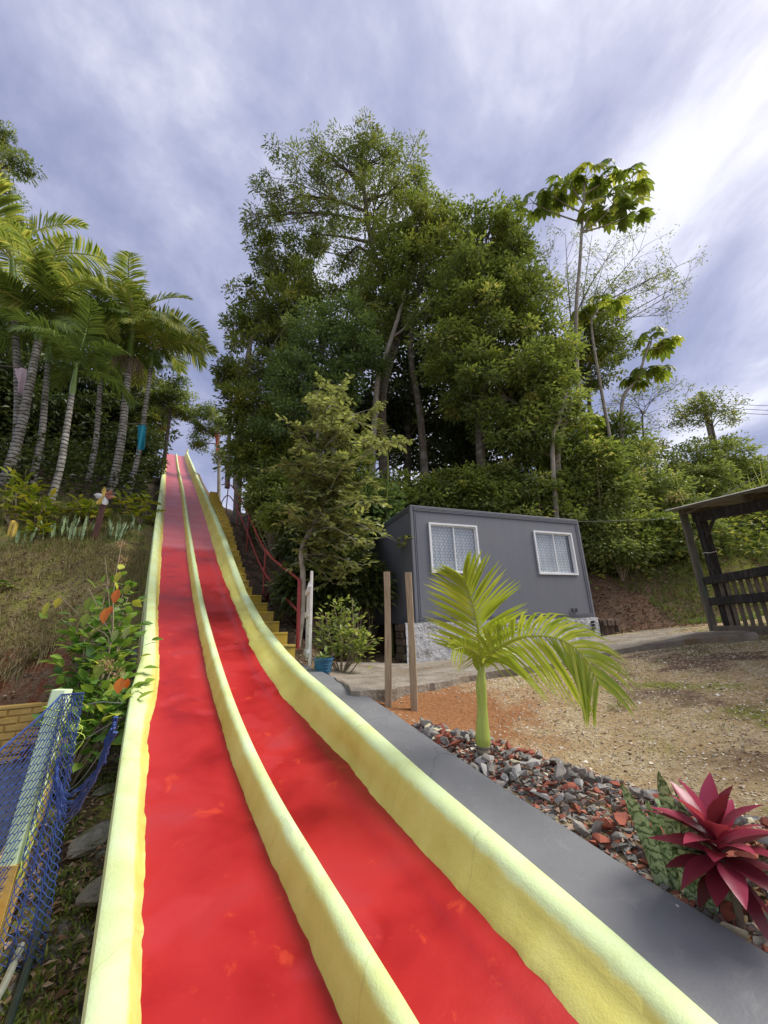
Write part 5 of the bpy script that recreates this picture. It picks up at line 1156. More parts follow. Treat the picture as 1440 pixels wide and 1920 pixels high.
# bush with orange and yellow leaves against the slide
def build_bush():
    base = pos(4.9, -.42, 0); base[2] = T(base[0], base[1]); Y = 5.0
    def v(px, py, s=5.4): r = ray(px, py); return r * (s / (r[0] * D2[0] + r[1] * D2[1]))
    cl = [v(235, 1100, 5.9), (v(205, 1085, 6.0)), v(190, 1150, 5.7), v(215, 1180, 5.5), v(240, 1150, 5.8), v(175, 1200, 5.5), v(220, 1240, 5.2), v(190, 1270, 5.1), v(160, 1180, 5.6), v(235, 1200, 5.5), v(210, 1300, 4.9), v(228, 1285, 5.0), v(205, 1330, 4.7), v(180, 1310, 5.0), v(150, 1290, 5.3), v(222, 1330, 4.7), v(240, 1120, 6.0), v(130, 1160, 5.8)]
    root = leafy('broad_leaf_bush', 'leafy bush with a few orange leaves growing against the slide', 'bush', base, 0, cl, 'mixed', .15, .09, 40, None, .3, True, stem_r=.012, spread=.55)
    def one(px, py, s, L, w, k, seed):
        mb = MB(); c = v(px, py, s); d = np.array([.1 * math.sin(seed), -.25, -.9]); bigleaves(mb, np.array([c]), np.array([d]), np.array([[.1, -1, .15]]), L, w, .1, np.array([rng.random()]), (.1, .7, 1, .9, .55, 0)); part('leaf', mb, G[k], root)
    for i, (px, py, s, L, w, k) in enumerate(((222, 1104, 5.3, .17, .10, 'orange'), (200, 1140, 5.2, .17, .095, 'orange'), (209, 1136, 5.25, .09, .06, 'orange'), (241, 1095, 5.4, .13, .08, 'croton'), (225, 1072, 5.4, .13, .08, 'croton'), (113, 1120, 5.6, .12, .085, 'yellowleaf'), (92, 1128, 5.6, .16, .07, 'croton'), (228, 1270, 4.5, .14, .10, 'orange'), (240, 1272, 4.5, .09, .06, 'orange'), (170, 1120, 5.4, .15, .10, 'bright'), (165, 1150, 5.3, .14, .09, 'bright'), (220, 1180, 5.0, .13, .07, 'bluish'), (240, 1175, 5.0, .13, .07, 'bluish'), (190, 1240, 4.8, .16, .1, 'bright'))):
        one(px, py, s, L, w, k, i)
    for e in ((113, 1118), (150, 1205), (165, 1100), (230, 1010), (197, 1045)):
        mb = MB(); A = v(205, 1220, 5.2); B_ = v(e[0], e[1], 5.6); tube(mb, spline([base, A, (A + B_) / 2 + rng.normal(0, .03, 3), B_], 20), np.linspace(.009, .003, 20), 5); part('bare_stem', mb, M['twig'], root)
    # seed heads
    for (px, py) in ((205, 1250), (222, 1262), (197, 1242), (230, 1020), (232, 1050)):
        mb = MB(); c = v(px, py, 4.8 if py > 1100 else 5.7); d = rdir(60); leaves(mb, c + d * rng.uniform(.01, .06, (60, 1)), d, rdir(60), .022, .016); part('seed_head', mb, G['litterpink'], root)
build_bush()
def weeds_left():
    for i, (px, py, L, n, k, lab) in enumerate(((75, 1235, .13, 14, 'bright', 'small green weed rooted in the red earth cut'), (60, 1205, .10, 9, 'bright', 'tiny bright weed higher in the red earth cut'), (215, 1395, .28, 14, 'grass', 'strappy grass tuft beside the slide wall'), (18, 1100, .2, 12, 'mixed', 'dark green weed among the dry bank grass'), (190, 1300, .2, 22, 'deep', 'dark green low weed behind the ochre wall end'), (140, 1300, .16, 26, 'moss', 'bright clover-like weed above the ochre wall'))):
        B = onground(px, py, lo=2.5); root = thing('weed', lab, 'weed', B); mb = MB(); d = rdir(n, .1, .9)
        if k == 'grass': bigleaves(mb, np.tile(B, (n, 1)), d + np.array([0, 0, .4]), np.tile([0, 0, 1.], (n, 1)), L * rng.uniform(.7, 1.2, n), .02, .7, None, (.6, 1, .8, .5, 0))
        else: bigleaves(mb, B + d * np.array([.12, .12, .2]) * rng.uniform(.1, 1, (n, 1)), d * (1, 1, .4), nrm(np.c_[rng.normal(0, .3, (n, 2)), np.ones(n)]), L * rng.uniform(.6, 1.1, n), L * .5, .3)
        part('leaves', mb, G[k], root); mb = MB(); 
        for q in range(4): tube(mb, [B - (0, 0, .03), B + d[q] * L * .8], .004, 4)
        part('stem', mb, M['twig'], root)
weeds_left()

# ------------------------------------------------------------------ the planted bank: snake plants, crotons, pinwheel, marker posts, cloths
for i, (px, py, n) in enumerate(((92, 1012, 3), (103, 1010, 3), (130, 1008, 4), (138, 1012, 3), (152, 1012, 4), (160, 1010, 3), (205, 1008, 4), (212, 1014, 5), (224, 1008, 3), (110, 1004, 2), (128, 1000, 2), (197, 1000, 3), (258, 1002, 2), (40, 1018, 3))):
    B = onground(px, py, lo=5); root = thing('snake_plant', ('small pale snake plant in the bank row between pinwheel and slide' if px > 180 else 'small pale snake plant in the bank row on the marker side of the pinwheel'), 'plant', B, 'snake plants between pinwheel and slide' if px > 180 else 'snake plants between marker and pinwheel'); mb = MB()
    for k in range(n):
        m2 = MB(); a = rng.uniform(0, 6.28); b = B + np.array([rng.normal(0, .09), rng.normal(0, .09), -.03]); snake_leaf(m2, b, rng.uniform(.35, .75), .085, rng.uniform(.0, .25), a, rng.uniform(0, 2)); part('leaf', m2, M['snake'], root, True)
for (px, py, w, h, lab) in ((20, 965, 45, 70, 'yellow-green croton shrub under the leaning palm'), (65, 960, 40, 45, 'croton shrub with one orange leaf by the thin palm'), (68, 985, 25, 28, 'small low croton below the croton with the orange leaf'), (150, 960, 42, 60, 'croton shrub just left of the pinwheel'), (168, 960, 26, 45, 'narrow croton right behind the pinwheel post'), (262, 960, 40, 62, 'large-leaved croton shrub against the slide wall'), (235, 945, 30, 50, 'croton shrub between the pinwheel and the slide'), (45, 930, 60, 60, 'taller croton behind the yellow marker post')):
    B = onground(px, py + 25, lo=6); m = ppm(B); cl = [B + np.array([rng.uniform(-w, w) * .5 * m, rng.uniform(-.5, .5), rng.uniform(.35, 1.15) * h * m]) for _ in range(9)]
    leafy('croton_shrub', lab, 'shrub', B, 0, cl, 'croton', .30, .13, 7, 'crotons on the bank', .35, True, stem_r=.02, spread=.4)
def pinwheel():
    B = onground(176, 1012, lo=6); m = ppm(B); root = thing('pinwheel', 'wooden pinwheel with white, yellow and brown petals on a maroon post', 'pinwheel', B)
    H = 84 * m; ax = nrm(np.array([.09, 0, 1])); mb = MB(); rings = []
    for q in np.linspace(-.2, H, 5): c = B + ax * q; w = 4.2 * m; rings.append([c + np.array([a * w, b * w * .6, 0]) for a, b in ((-1, -1), (1, -1), (1, 1), (-1, 1))])
    loft(mb, rings, True); part('post', mb, M['maroonpost'], root)
    c = B + ax * (H + 1 * m) + np.array([0, -5 * m, 0])
    for i, (k, a) in enumerate((('petal_brown', .6), ('petal_yellow', 1.75), ('petal_white', 3.05), ('petal_yellow', 4.2), ('petal_white', 5.05), ('petal_brown', 6.1))):
        d = np.array([math.cos(a), 0, math.sin(a)]); sd = np.array([-math.sin(a), 0, math.cos(a)]); rows = []
        for t in np.linspace(0, 1, 8):
            w = 5.5 * m * np.interp(t, [0, .3, .65, .9, 1], [.25, .75, 1, .7, .15]); o = c + d * 19 * m * t; tw = np.array([0, 3 * m * (t - .3), 0])
            rows.append(np.array([o - sd * w - tw, o + np.array([0, -1.2 * m, 0]), o + sd * w + tw, o + sd * w * .9 + tw + np.array([0, .8 * m, 0]), o - sd * w * .9 - tw + np.array([0, .8 * m, 0])]))
        mb = MB(); loft(mb, rows, True); part('petal', mb, M[k], root)
    mb = MB(); tube(mb, [c + (0, -2.5 * m, 0), c + (0, 3 * m, 0)], 2.6 * m, 10); part('hub', mb, M['petal_yellow'], root)
pinwheel()
def markers():
    B = onground(20, 1003, lo=6); m = ppm(B)
    root = thing('yellow_marker', 'pair of short yellow marker boards on the bank top', 'marker', B)
    for dx, h in ((-2.5, 28), (4.5, 24)):
        mb = MB(); obox(mb, B + np.array([dx * m, 0, 0]), (1, 0, 0), (0, 1, 0), (0.03, 0, 1), (-3 * m, -.05, -.1), (3 * m, .05, h * m), bev=.02); part('board', mb, M['petal_yellow'], root)
markers()
def cloth(pole_a, pole_b, quad, Y, mat, label, folds=2.5, taper=None, cat='flag'):
    A = at(*pole_a, Y); B = at(*pole_b, Y); root = thing('hanging_cloth', label, cat, A)
    mb = MB(); tube(mb, [A, B], .02, 6); part('pole', mb, M['wood_grey'], root)
    n, k = 18, 14; rows = []
    (x0, y0), (x1, y1), (x2, y2), (x3, y3) = quad
    for v in np.linspace(0, 1, k):
        xl = x0 + (x3 - x0) * v; yl = y0 + (y3 - y0) * v; xr = x1 + (x2 - x1) * v; yr = y1 + (y2 - y1) * v; row = []
        for u in np.linspace(0, 1, n):
            p = at(xl + (xr - xl) * u, yl + (yr - yl) * u, Y); p = p + np.array([0, .10 * math.sin(u * folds * 2 * math.pi + v * 1.2) * (.3 + .7 * v), -.02]); row.append(p)
        rows.append(np.array(row))
    loft(mb2 := MB(), rows, False); part('cloth', mb2, mat, root, True)
cloth((-15, 684), (50, 690), ((27, 689), (50, 690), (40, 737), (36, 737)), 11.5, M['pinkcloth'], 'faded pink cloth hanging from a pole among the palms', 1.2)
cloth((232, 795), (277, 795), ((259, 796), (275, 796), (273, 836), (255, 850)), 12.5, M['tealcloth'], 'turquoise cloth hanging from a pole beside the slide', 1.5)
cloth((402, 812), (412, 812), ((403, 814), (411, 814), (408, 845), (405, 846)), 17, M['orangecloth'], 'small orange cloth hanging past the slide summit', 1.0)

# ================================================================== TREES
def crown_leaves(mb, balls, style, dens=1.0, seed=None):
    """balls: (centre, radius xyz, clumps). Leaves sit in small sprays round twig ends inside each ball."""
    ln, wd, per, clr, droop = style; tips = []
    for c, r, n in balls:
        n = int(n * dens); d = rdir(n); q = rng.uniform(0, 1, (n, 1)) ** .42; ctr = np.asarray(c) + d * q * np.asarray(r)
        tips.append(ctr); rr = float(np.mean(r))
        m = int(per); N_ = n * m
        k = np.repeat(ctr, m, 0); dd = np.repeat(d, m, 0)
        off = rdir(N_) * rng.uniform(0, 1, (N_, 1)) ** .5 * 1.5 * np.array([1, 1, .6]) * (clr * np.repeat(rng.uniform(.6, 1.3, n), m)[:, None])
        P = k + off; ax = nrm(off + .5 * dd * clr + rng.normal(0, .5, (N_, 3)) * clr) ; ax[:, 2] -= droop; nm = nrm(np.c_[rng.normal(0, .55, (N_, 2)), np.abs(rng.normal(.8, .35, N_))] + .35 * dd)
        tone = np.clip(np.repeat(rng.normal(.45, .17, n), m) + rng.normal(0, .16, N_), 0, 1)
        leaves(mb, P, ax, nm, ln * rng.uniform(.7, 1.25, N_), wd * rng.uniform(.75, 1.25, N_), .15, tone)
    return tips
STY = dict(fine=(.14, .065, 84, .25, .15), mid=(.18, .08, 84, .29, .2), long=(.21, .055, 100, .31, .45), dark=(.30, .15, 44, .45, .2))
def tree(name, label, trunk, balls_px, kind, style, group=None, trunk_r=.14, bark='bark', dens=1.0, limbs=None, Y=None, cat='tree', sprays=None):
    """trunk: list of (px, py, Y); balls_px: (px, py, Y, rpx, flat, clumps)"""
    P = np.array([at(*p) for p in trunk]); B = P[0].copy(); g = T(B[0], B[1])
    if B[2] > g: B[2] = g
    P = np.vstack([B + (0, 0, -.15), P[1:]]) if len(P) > 1 else P
    root = thing(name, label, cat, B, group)
    C = spline(P, 28); mb = MB(); tube(mb, C, trunk_r * np.linspace(1.15, .45, 28), 8); part('trunk', mb, M[bark], root, True)
    balls = []
    for (px, py, YY, rp, fl, n) in balls_px:
        c = at(px, py, YY); r = rp * ppm(c); balls.append((c, (r, r * 1.0, r * fl), n))
    mbl = MB(); tips = crown_leaves(mbl, balls, STY[style], dens)
    mbb = MB()
    for (c, r, n), tp in zip(balls, tips):
        # limb from the trunk to the ball, then twigs to some sprays
        i = int(np.argmin(np.linalg.norm(C[6:] - (np.asarray(c) - np.array([0, 0, r[2] * .9])), axis=1))) + 6
        A = C[i]; c = np.asarray(c); L = spline([A, A * .5 + c * .5 + np.array([0, 0, .12 * np.linalg.norm(c - A)]) + rng.normal(0, .15, 3), c], 12)
        tube(mbb, L, np.linspace(trunk_r * .42, trunk_r * .16, 12), 5)
        for t in tp[:: max(1, len(tp) // 26)]:
            j = rng.integers(4, 12); s_ = L[j]; tube(mbb, spline([s_, s_ * .45 + t * .55 + rng.normal(0, .12, 3), t], 6), np.linspace(trunk_r * .13, trunk_r * .035 + .004, 6), 3, caps=False)
    part('branches', mbb, M[bark], root); part('crown', mbl, G[kind], root)
    return root
# --- the tall trees behind the cabin, back to front
tree('tall_tree', 'tallest olive-leaved tree rising behind the cabin', [(735, 960, 14), (715, 760, 14), (748, 600, 14), (700, 470, 14), (680, 340, 14)],
     [(560, 365, 14, 82, .75, 60), (505, 405, 14, 52, .7, 26), (650, 320, 14, 66, .8, 46), (700, 300, 14, 62, .9, 46), (765, 345, 14, 58, .9, 44), (700, 400, 14, 88, .8, 64), (790, 410, 14, 55, .8, 34), (603, 282, 14, 22, .9, 7), (690, 265, 14, 34, .8, 14), (600, 440, 14, 60, .6, 22), (650, 480, 14, 70, .8, 30)], 'olive', 'long', 'trees behind the cabin', .2, 'bark', .55)
tree('broadleaf_tree', 'yellow-green bushy tree in the middle of the wood behind the cabin', [(800, 960, 13), (790, 800, 13), (770, 650, 13), (790, 500, 13)],
     [(775, 440, 13, 72, .9, 60), (820, 420, 13, 52, .8, 36), (720, 480, 13, 60, .9, 44), (800, 520, 13, 84, .9, 66), (720, 570, 13, 76, .9, 56), (850, 480, 13, 60, .9, 44)], 'olive', 'mid', 'trees behind the cabin', .15, 'bark', .75)
tree('broadleaf_tree', 'lush bright green tree with a rounded top right of the tallest tree', [(905, 960, 12), (900, 820, 12), (915, 660, 12), (920, 520, 12)],
     [(905, 460, 12, 66, .9, 62), (960, 470, 12, 48, .9, 38), (945, 415, 12, 30, .9, 16), (880, 540, 12, 82, .9, 74), (975, 560, 12, 66, .9, 56), (910, 620, 12, 92, .9, 84), (1000, 640, 12, 62, .9, 50), (830, 590, 12, 64, .9, 46)], 'lush', 'mid', 'trees behind the cabin', .17, 'bark', .78)
tree('broadleaf_tree', 'dense dark green tree left of the tallest tree', [(450, 900, 15), (455, 760, 15), (470, 640, 15), (500, 540, 15)],
     [(508, 480, 15, 50, .85, 38), (550, 500, 15, 60, .85, 46), (492, 595, 15, 64, .9, 54), (540, 590, 15, 82, .9, 70), (456, 625, 15, 42, .9, 30), (600, 560, 15, 70, .9, 52), (490, 690, 15, 72, .9, 58), (438, 700, 15, 38, .9, 24), (560, 680, 15, 80, .9, 60)], 'forest', 'mid', 'trees behind the cabin', .15, 'bark_pale', .75)
tree('broadleaf_tree', 'mid green tree with drooping boughs above the cabin roof', [(1040, 960, 11.6), (1045, 860, 11.6), (1062, 760, 11.6), (1010, 690, 11.6)],
     [(980, 720, 11.6, 84, .85, 74), (1035, 690, 11.6, 56, .9, 42), (900, 720, 11.6, 84, .9, 66), (1045, 770, 11.6, 52, .8, 36), (950, 800, 11.6, 66, .8, 46), (840, 660, 11.6, 64, .9, 46), (1010, 830, 11.6, 50, .7, 26)], 'lush', 'mid', 'trees behind the cabin', .12, 'bark_pale', .8)
tree('broadleaf_tree', 'shaded tree with small bluish leaves left of the pale trunk', [(620, 960, 12), (625, 820, 12), (610, 720, 12)],
     [(600, 640, 12, 66, .9, 52), (650, 620, 12, 56, .9, 40), (560, 720, 12, 66, .9, 50), (620, 730, 12, 62, .9, 46), (680, 670, 12, 56, .9, 34), (540, 800, 12, 56, .9, 36)], 'bluish', 'fine', 'trees behind the cabin', .11)
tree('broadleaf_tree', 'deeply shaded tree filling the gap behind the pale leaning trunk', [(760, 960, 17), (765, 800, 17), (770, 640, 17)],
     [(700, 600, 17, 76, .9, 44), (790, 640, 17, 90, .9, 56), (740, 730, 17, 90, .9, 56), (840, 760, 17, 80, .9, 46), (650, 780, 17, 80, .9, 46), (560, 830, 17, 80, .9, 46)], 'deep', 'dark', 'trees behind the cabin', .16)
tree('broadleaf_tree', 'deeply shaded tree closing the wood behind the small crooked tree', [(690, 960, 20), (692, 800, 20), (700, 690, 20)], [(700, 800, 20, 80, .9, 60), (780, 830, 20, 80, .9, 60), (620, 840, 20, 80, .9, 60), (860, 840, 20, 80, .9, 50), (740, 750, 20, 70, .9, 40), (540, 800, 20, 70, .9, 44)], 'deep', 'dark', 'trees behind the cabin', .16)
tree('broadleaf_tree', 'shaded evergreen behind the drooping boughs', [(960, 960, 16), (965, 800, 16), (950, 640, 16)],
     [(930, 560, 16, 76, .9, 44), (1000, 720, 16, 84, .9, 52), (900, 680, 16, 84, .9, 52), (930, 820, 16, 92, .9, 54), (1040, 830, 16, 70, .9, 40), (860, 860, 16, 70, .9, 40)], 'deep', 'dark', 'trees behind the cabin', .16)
tree('broadleaf_tree', 'dark rounded tree with fine leaves above the lower cecropia', [(1110, 900, 14), (1105, 760, 14), (1110, 660, 14)],
     [(1110, 640, 14, 54, .85, 44), (1150, 660, 14, 34, .8, 20), (1075, 680, 14, 36, .8, 22), (1120, 700, 14, 40, .7, 20)], 'forest', 'fine', 'trees behind the cabin', .10)
tree('broadleaf_tree', 'dark tree standing directly behind the upper yellow stairs', [(470, 900, 13), (478, 800, 13), (490, 720, 13)],
     [(470, 770, 13, 56, .9, 40), (520, 800, 13, 62, .9, 44), (500, 870, 13, 66, .9, 44), (560, 880, 13, 58, .9, 36), (455, 850, 13, 36, .9, 18)], 'forest', 'mid', 'trees behind the cabin', .10)
# pale leaning trunk and a second bare stem seen through the wood
for (pts, r, lab) in (([(706, 730, 12.4), (722, 670, 12.4), (745, 600, 12.4), (760, 540, 12.4)], .10, 'pale bare leaning trunk seen through the wood'), ([(1036, 850, 11.2), (1048, 790, 11.2), (1062, 735, 11.2)], .07, 'pale slim trunk above the cabin roof')):
    P = np.array([at(*p) for p in pts]); B = P[0].copy(); B = np.array([B[0] - .5, B[1], T(B[0] - .5, B[1])]); root = thing('bare_trunk', lab, 'tree', B); mb = MB(); C = spline(np.vstack([B - (0, 0, .1), P]), 20); tube(mb, C, np.linspace(r * 1.2, r * .6, 20), 8); part('trunk', mb, M['bark_pale'], root, True)
    mb = MB(); tube(mb, spline([C[12], C[12] + np.array([.5, .1, .5]), C[12] + np.array([.9, .2, 1.3])], 8), np.linspace(r * .5, .012, 8), 5); part('branch', mb, M['bark_pale'], root, True)
# --- left: the dark grove behind the palms and trees past the summit
for i, (px, py, Y, rs, lab) in enumerate(((40, 700, 20, 150, 'dark tree filling the left end of the palm grove'), (140, 720, 22, 140, 'dark tree behind the thin palm'), (225, 740, 24, 110, 'dark tree behind the broom-bearing palm'), (-60, 650, 17, 130, 'dark leafy tree outside the grove edge'))):
    balls = [(px + dx * rs, py + dy * rs, Y, rs * .55, .9, 46) for dx, dy in ((0, -.35), (-.45, .1), (.4, .0), (0, .35), (-.4, .65), (.4, .6), (0, .95))]
    tree('grove_tree', lab, [(px, 960, Y), (px, py + 60, Y), (px + 6, py - 40, Y)], balls, 'deep', 'dark', 'dark trees behind the palms', .16)
tree('corner_tree', 'grey-green tree top rising above the palm fronds', [(-40, 700, 15), (-25, 450, 15), (-10, 330, 15)], [(5, 262, 15, 26, .8, 14), (-10, 300, 15, 34, .9, 18), (40, 305, 15, 20, .7, 9), (-30, 350, 15, 50, .9, 20)], 'forest', 'long', None, .12)
tree('summit_tree', 'slim leafy tree leaning beside the slide summit', [(308, 868, 22), (316, 800, 22), (325, 740, 22)], [(330, 740, 22, 34, .9, 34), (300, 750, 22, 26, .9, 24), (350, 770, 22, 22, .8, 16), (290, 790, 22, 26, .9, 22), (265, 770, 22, 26, .9, 20)], 'forest', 'mid', 'trees past the slide summit', .12)
tree('summit_tree', 'airy feathery tree past the top of the stairs', [(415, 905, 22), (410, 830, 22), (405, 790, 22)], [(395, 780, 22, 30, .6, 26), (380, 805, 22, 24, .6, 18), (415, 800, 22, 26, .6, 20), (372, 830, 22, 22, .5, 12), (405, 850, 22, 26, .6, 12)], 'lush', 'fine', 'trees past the slide summit', .10, 'bark_pale')
tree('summit_tree', 'dark shrubby tree left of the slide summit', [(272, 905, 19), (275, 840, 19), (270, 800, 19)], [(272, 830, 19, 30, 1, 26), (285, 870, 19, 24, 1, 18), (255, 870, 19, 30, 1, 22), (240, 830, 19, 34, 1, 26), (180, 870, 19, 36, 1, 22), (150, 880, 20, 36, 1, 22)], 'deep', 'mid', 'trees past the slide summit', .08)
for (px, lab) in ((429, 'slim pale trunk behind the stair top, left of its twin'), (444, 'slim pale trunk behind the stair top, right of its twin')):
    root = thing('slim_trunk', lab, 'tree', at(px, 905, 16), 'twin pale trunks'); mb = MB(); tube(mb, spline([at(px - 3, 915, 16), at(px, 830, 16), at(px + 5, 740, 16)], 14), np.linspace(.12, .08, 14), 8); part('trunk', mb, M['bark_pale'], root, True)
# --- the grey-green guava-like tree in front of the cabin's left end
def guava():
    Y = 7.3
    pts = [(556, 1205, Y), (566, 1150, Y), (568, 1080, Y), (566, 1030, Y), (590, 980, Y), (606, 945, Y), (608, 905, Y), (600, 860, Y), (596, 810, Y), (612, 770, Y)]
    P = np.array([at(*p) for p in pts]); P[0, 2] = T(P[0, 0], P[0, 1]) - .1; root = thing('guava_tree', 'small crooked tree with grey-green leaves beside the stairs', 'tree', P[0] + (0, 0, .1))
    C = spline(P, 40); mb = MB(); tube(mb, C, np.linspace(.062, .018, 40), 8); part('trunk', mb, M['bark_pale'], root, True)
    sp = [(700, 765), (735, 830), (560, 800), (545, 870), (640, 730), (690, 800), (660, 850), (600, 760), (570, 840), (625, 800), (560, 930), (640, 915), (700, 940), (720, 1000), (750, 1018), (680, 985), (620, 960), (640, 1030), (680, 1060), (600, 1020), (650, 1075), (545, 900), (660, 930), (590, 890), (705, 1020), (610, 720), (670, 780), (755, 815), (540, 960), (625, 1095), (700, 900), (655, 990), (580, 985), (530, 880), (715, 835), (640, 770), (585, 930), (675, 1020), (615, 870)]
    mbb = MB(); mbl = MB()
    for (px, py) in sp:
        t = at(px, py, Y + rng.uniform(-.9, .7)); i = int(np.clip(np.argmin(np.linalg.norm(C - t, axis=1)) - rng.integers(0, 6), 12, 39)); L = spline([C[i], C[i] * .5 + t * .5 + np.array([0, 0, .10]) + rng.normal(0, .06, 3), t], 14); tube(mbb, L, np.linspace(.017, .004, 14), 5)
        for q in range(15):
            j = rng.integers(3, 14); e = L[j] + rdir(1, -.5, .7)[0] * rng.uniform(.18, .45); tube(mbb, [L[j], e], .003, 3, caps=False)
            n = 9; u = np.linspace(.15, 1, n); pp = L[j] + np.outer(u, e - L[j]); d = nrm(e - L[j]); side = nrm(np.cross(d, [0, 0, 1])) * np.where(np.arange(n) % 2, 1, -1)[:, None]
            bigleaves(mbl, pp, side + d * .8 + rng.normal(0, .25, (n, 3)), nrm(np.c_[rng.normal(0, .35, (n, 2)), np.ones(n)]), rng.uniform(.10, .17, n), .068, .25)
    part('branches', mbb, M['bark_pale'], root); part('crown', mbl, G['guava'], root)
guava()
def big_frond():
    B = onground(742, 960, lo=8); B = at(728, 985, 9.6); B[2] = T(B[0], B[1]); root = thing('upright_frond', 'single upright palm frond rising behind the cabin corner', 'palm', B)
    P = spline([B, at(726, 960, 9.6), at(728, 880, 9.6), at(722, 820, 9.5), at(700, 785, 9.3)], 40); mb = MB(); tube(mb, P, np.linspace(.03, .004, 40), 5, a=.6); t = np.linspace(0, 1, 40)
    for sgn in (-1, 1):
        u = np.linspace(.3, .98, 44); B_ = np.c_[[np.interp(u, t, P[:, i]) for i in range(3)]].T; m = len(u); d = np.tile([sgn * 1.0, -.25, .25], (m, 1)) + rng.normal(0, .08, (m, 3)); leaves(mb, B_, d, np.tile([0, -.4, 1.], (m, 1)), np.interp(u, [.3, .6, 1], [.45, .42, .2]) * (1 if sgn > 0 else .7), .035, .1)
    part('frond', mb, G['palm'], root)
big_frond()
# bush and pot by the gate
def gate_bush():
    B = at(640, 1262, 5.9); B[2] = T(B[0], B[1]); cl = [at(px, py, Y) for px, py, Y in ((610, 1150, 6.0), (640, 1130, 6.1), (670, 1150, 6.1), (690, 1185, 6.0), (600, 1185, 5.9), (640, 1180, 5.8), (665, 1205, 5.9), (620, 1215, 5.8), (685, 1215, 6.0), (650, 1155, 6.3), (625, 1130, 6.3), (700, 1200, 6.0), (605, 1165, 6.2), (660, 1120, 6.2), (675, 1180, 5.8))]
    leafy('leafy_shrub', 'rounded green shrub beside the white gate', 'shrub', B, 0, cl, 'lush', .10, .05, 44, None, .25, True, stem_r=.012, spread=.4)
gate_bush()
def pot(px, py, Y, r, h, mat, label, n, leafk, ln, rise):
    c = at(px, py, Y); g = T(c[0], c[1]); c[2] = max(g + .0, c[2]); root = thing('plant_pot', label, 'pot', c); mb = MB(); an = np.linspace(0, 2 * np.pi, 25)[:-1]; rings = []
    prof_ = [(0, .72), (.02, .76), (.2, .84), (.22, .80), (.4, .90), (.42, .86), (.6, .95), (.62, .91), (.85, 1.0), (.87, 1.06), (1.0, 1.06), (1.0, .95), (.86, .90), (.85, .0)]
    for t, k in prof_: rings.append([c + np.array([r * k * math.cos(a), r * k * math.sin(a), h * t]) for a in an])
    loft(mb, rings, True); part('pot_body', mb, mat, root)
    mb = MB(); d = rdir(n, .15, 1); bigleaves(mb, c + np.array([0, 0, h * .85]) + d * np.array([r * .5, r * .5, rise * .6]) * rng.uniform(0, 1, (n, 1)), d, nrm(np.c_[rng.normal(0, .4, (n, 2)), np.ones(n)]), ln * rng.uniform(.6, 1.1, n), ln * .45, .35); part('plant', mb, G[leafk], root)
    mb = MB()
    for q in range(5): tube(mb, [c + np.array([0, 0, h * .8]), c + np.array([0, 0, h * .85]) + d[q] * rise * .8], .004, 4)
    part('stem', mb, M['twig'], root)
pot(606, 1262, 5.55, .13, .19, M['blueglaze'], 'ribbed blue ceramic pot at the gate with a small plant', 22, 'bluish', .09, .22)
pot(487, 966, 11.0, .17, .22, M['bluepot'], 'cobalt blue pot on the bank beside the upper stairs', 26, 'bluish', .22, .5)
# --- cecropias
def cecropia(name_label, trunk, heads, r, leafL, lobes=9):
    P = np.array([at(*p) for p in trunk]); B = P[0].copy(); B[2] = min(B[2], T(B[0], B[1])); root = thing('cecropia_tree', name_label, 'tree', B, 'cecropias'); C = spline(np.vstack([B, P[1:]]), 26); mb = MB(); tube(mb, C, np.linspace(r * 1.15, r * .6, 26), 8); part('trunk', mb, M['bark_pale'], root, True)
    mbb = MB()
    for (px, py, Y, nl, sp) in heads:
        H = at(px, py, Y); i = int(np.argmin(np.linalg.norm(C - H, axis=1))); i = max(8, i - 2); 
        if np.linalg.norm(C[i] - H) > .25:
            mbb = MB(); tube(mbb, spline([C[i], C[i] * .4 + H * .6 + np.array([0, 0, -.12]), H], 10), np.linspace(r * .45, r * .25, 10), 6); part('branch', mbb, M['bark_pale'], root, True)
        else: H = C[-1]
        for k in range(nl):
            az = k * 2.399 + rng.uniform(0, .5); el = rng.uniform(-.35, .75); d = np.array([math.cos(az) * math.cos(el), math.sin(az) * math.cos(el), math.sin(el)]); c = H + d * sp * rng.uniform(.5, 1.0)
            ml = MB(); tube(ml, [H, (H + c) / 2 + np.array([0, 0, .05]), c], .012, 4, caps=False); nn = nrm(np.array([d[0] * .5, d[1] * .5, 1.0]) + rng.normal(0, .2, 3)); e1 = nrm(np.cross(nn, d)); e2 = np.cross(e1, nn); la = np.linspace(-2.35, 2.35, lobes); 
            ax = np.array([e2 * math.cos(a) + e1 * math.sin(a) - nn * .28 for a in la]); L = leafL * rng.uniform(.8, 1.1) * np.interp(np.abs(la), [0, 2.4], [1.0, .62])
            bigleaves(ml, np.tile(c, (lobes, 1)), ax, np.tile(nn, (lobes, 1)), L, L * .36, .35, np.clip(rng.normal(.5, .25) + rng.normal(0, .08, lobes), 0, 1), (.22, .5, .85, 1.0, .75, .0), .1)
            part('leaf', ml, G['cecropia'], root)
cecropia('tall cecropia with an open umbrella of large lobed leaves', [(1072, 900, 12.5), (1080, 640, 12.5), (1088, 480, 12.5), (1097, 330, 12.5)],
         [(1097, 335, 12.5, 9, .75), (1140, 330, 12.5, 8, .7), (1185, 345, 12.3, 9, .7), (1035, 365, 12.6, 9, .7), (1000, 380, 12.6, 6, .55), (1150, 385, 12.2, 9, .7), (1185, 400, 12.2, 7, .6), (1070, 345, 12.7, 6, .6), (1105, 395, 12.2, 5, .5)], .085, .62)
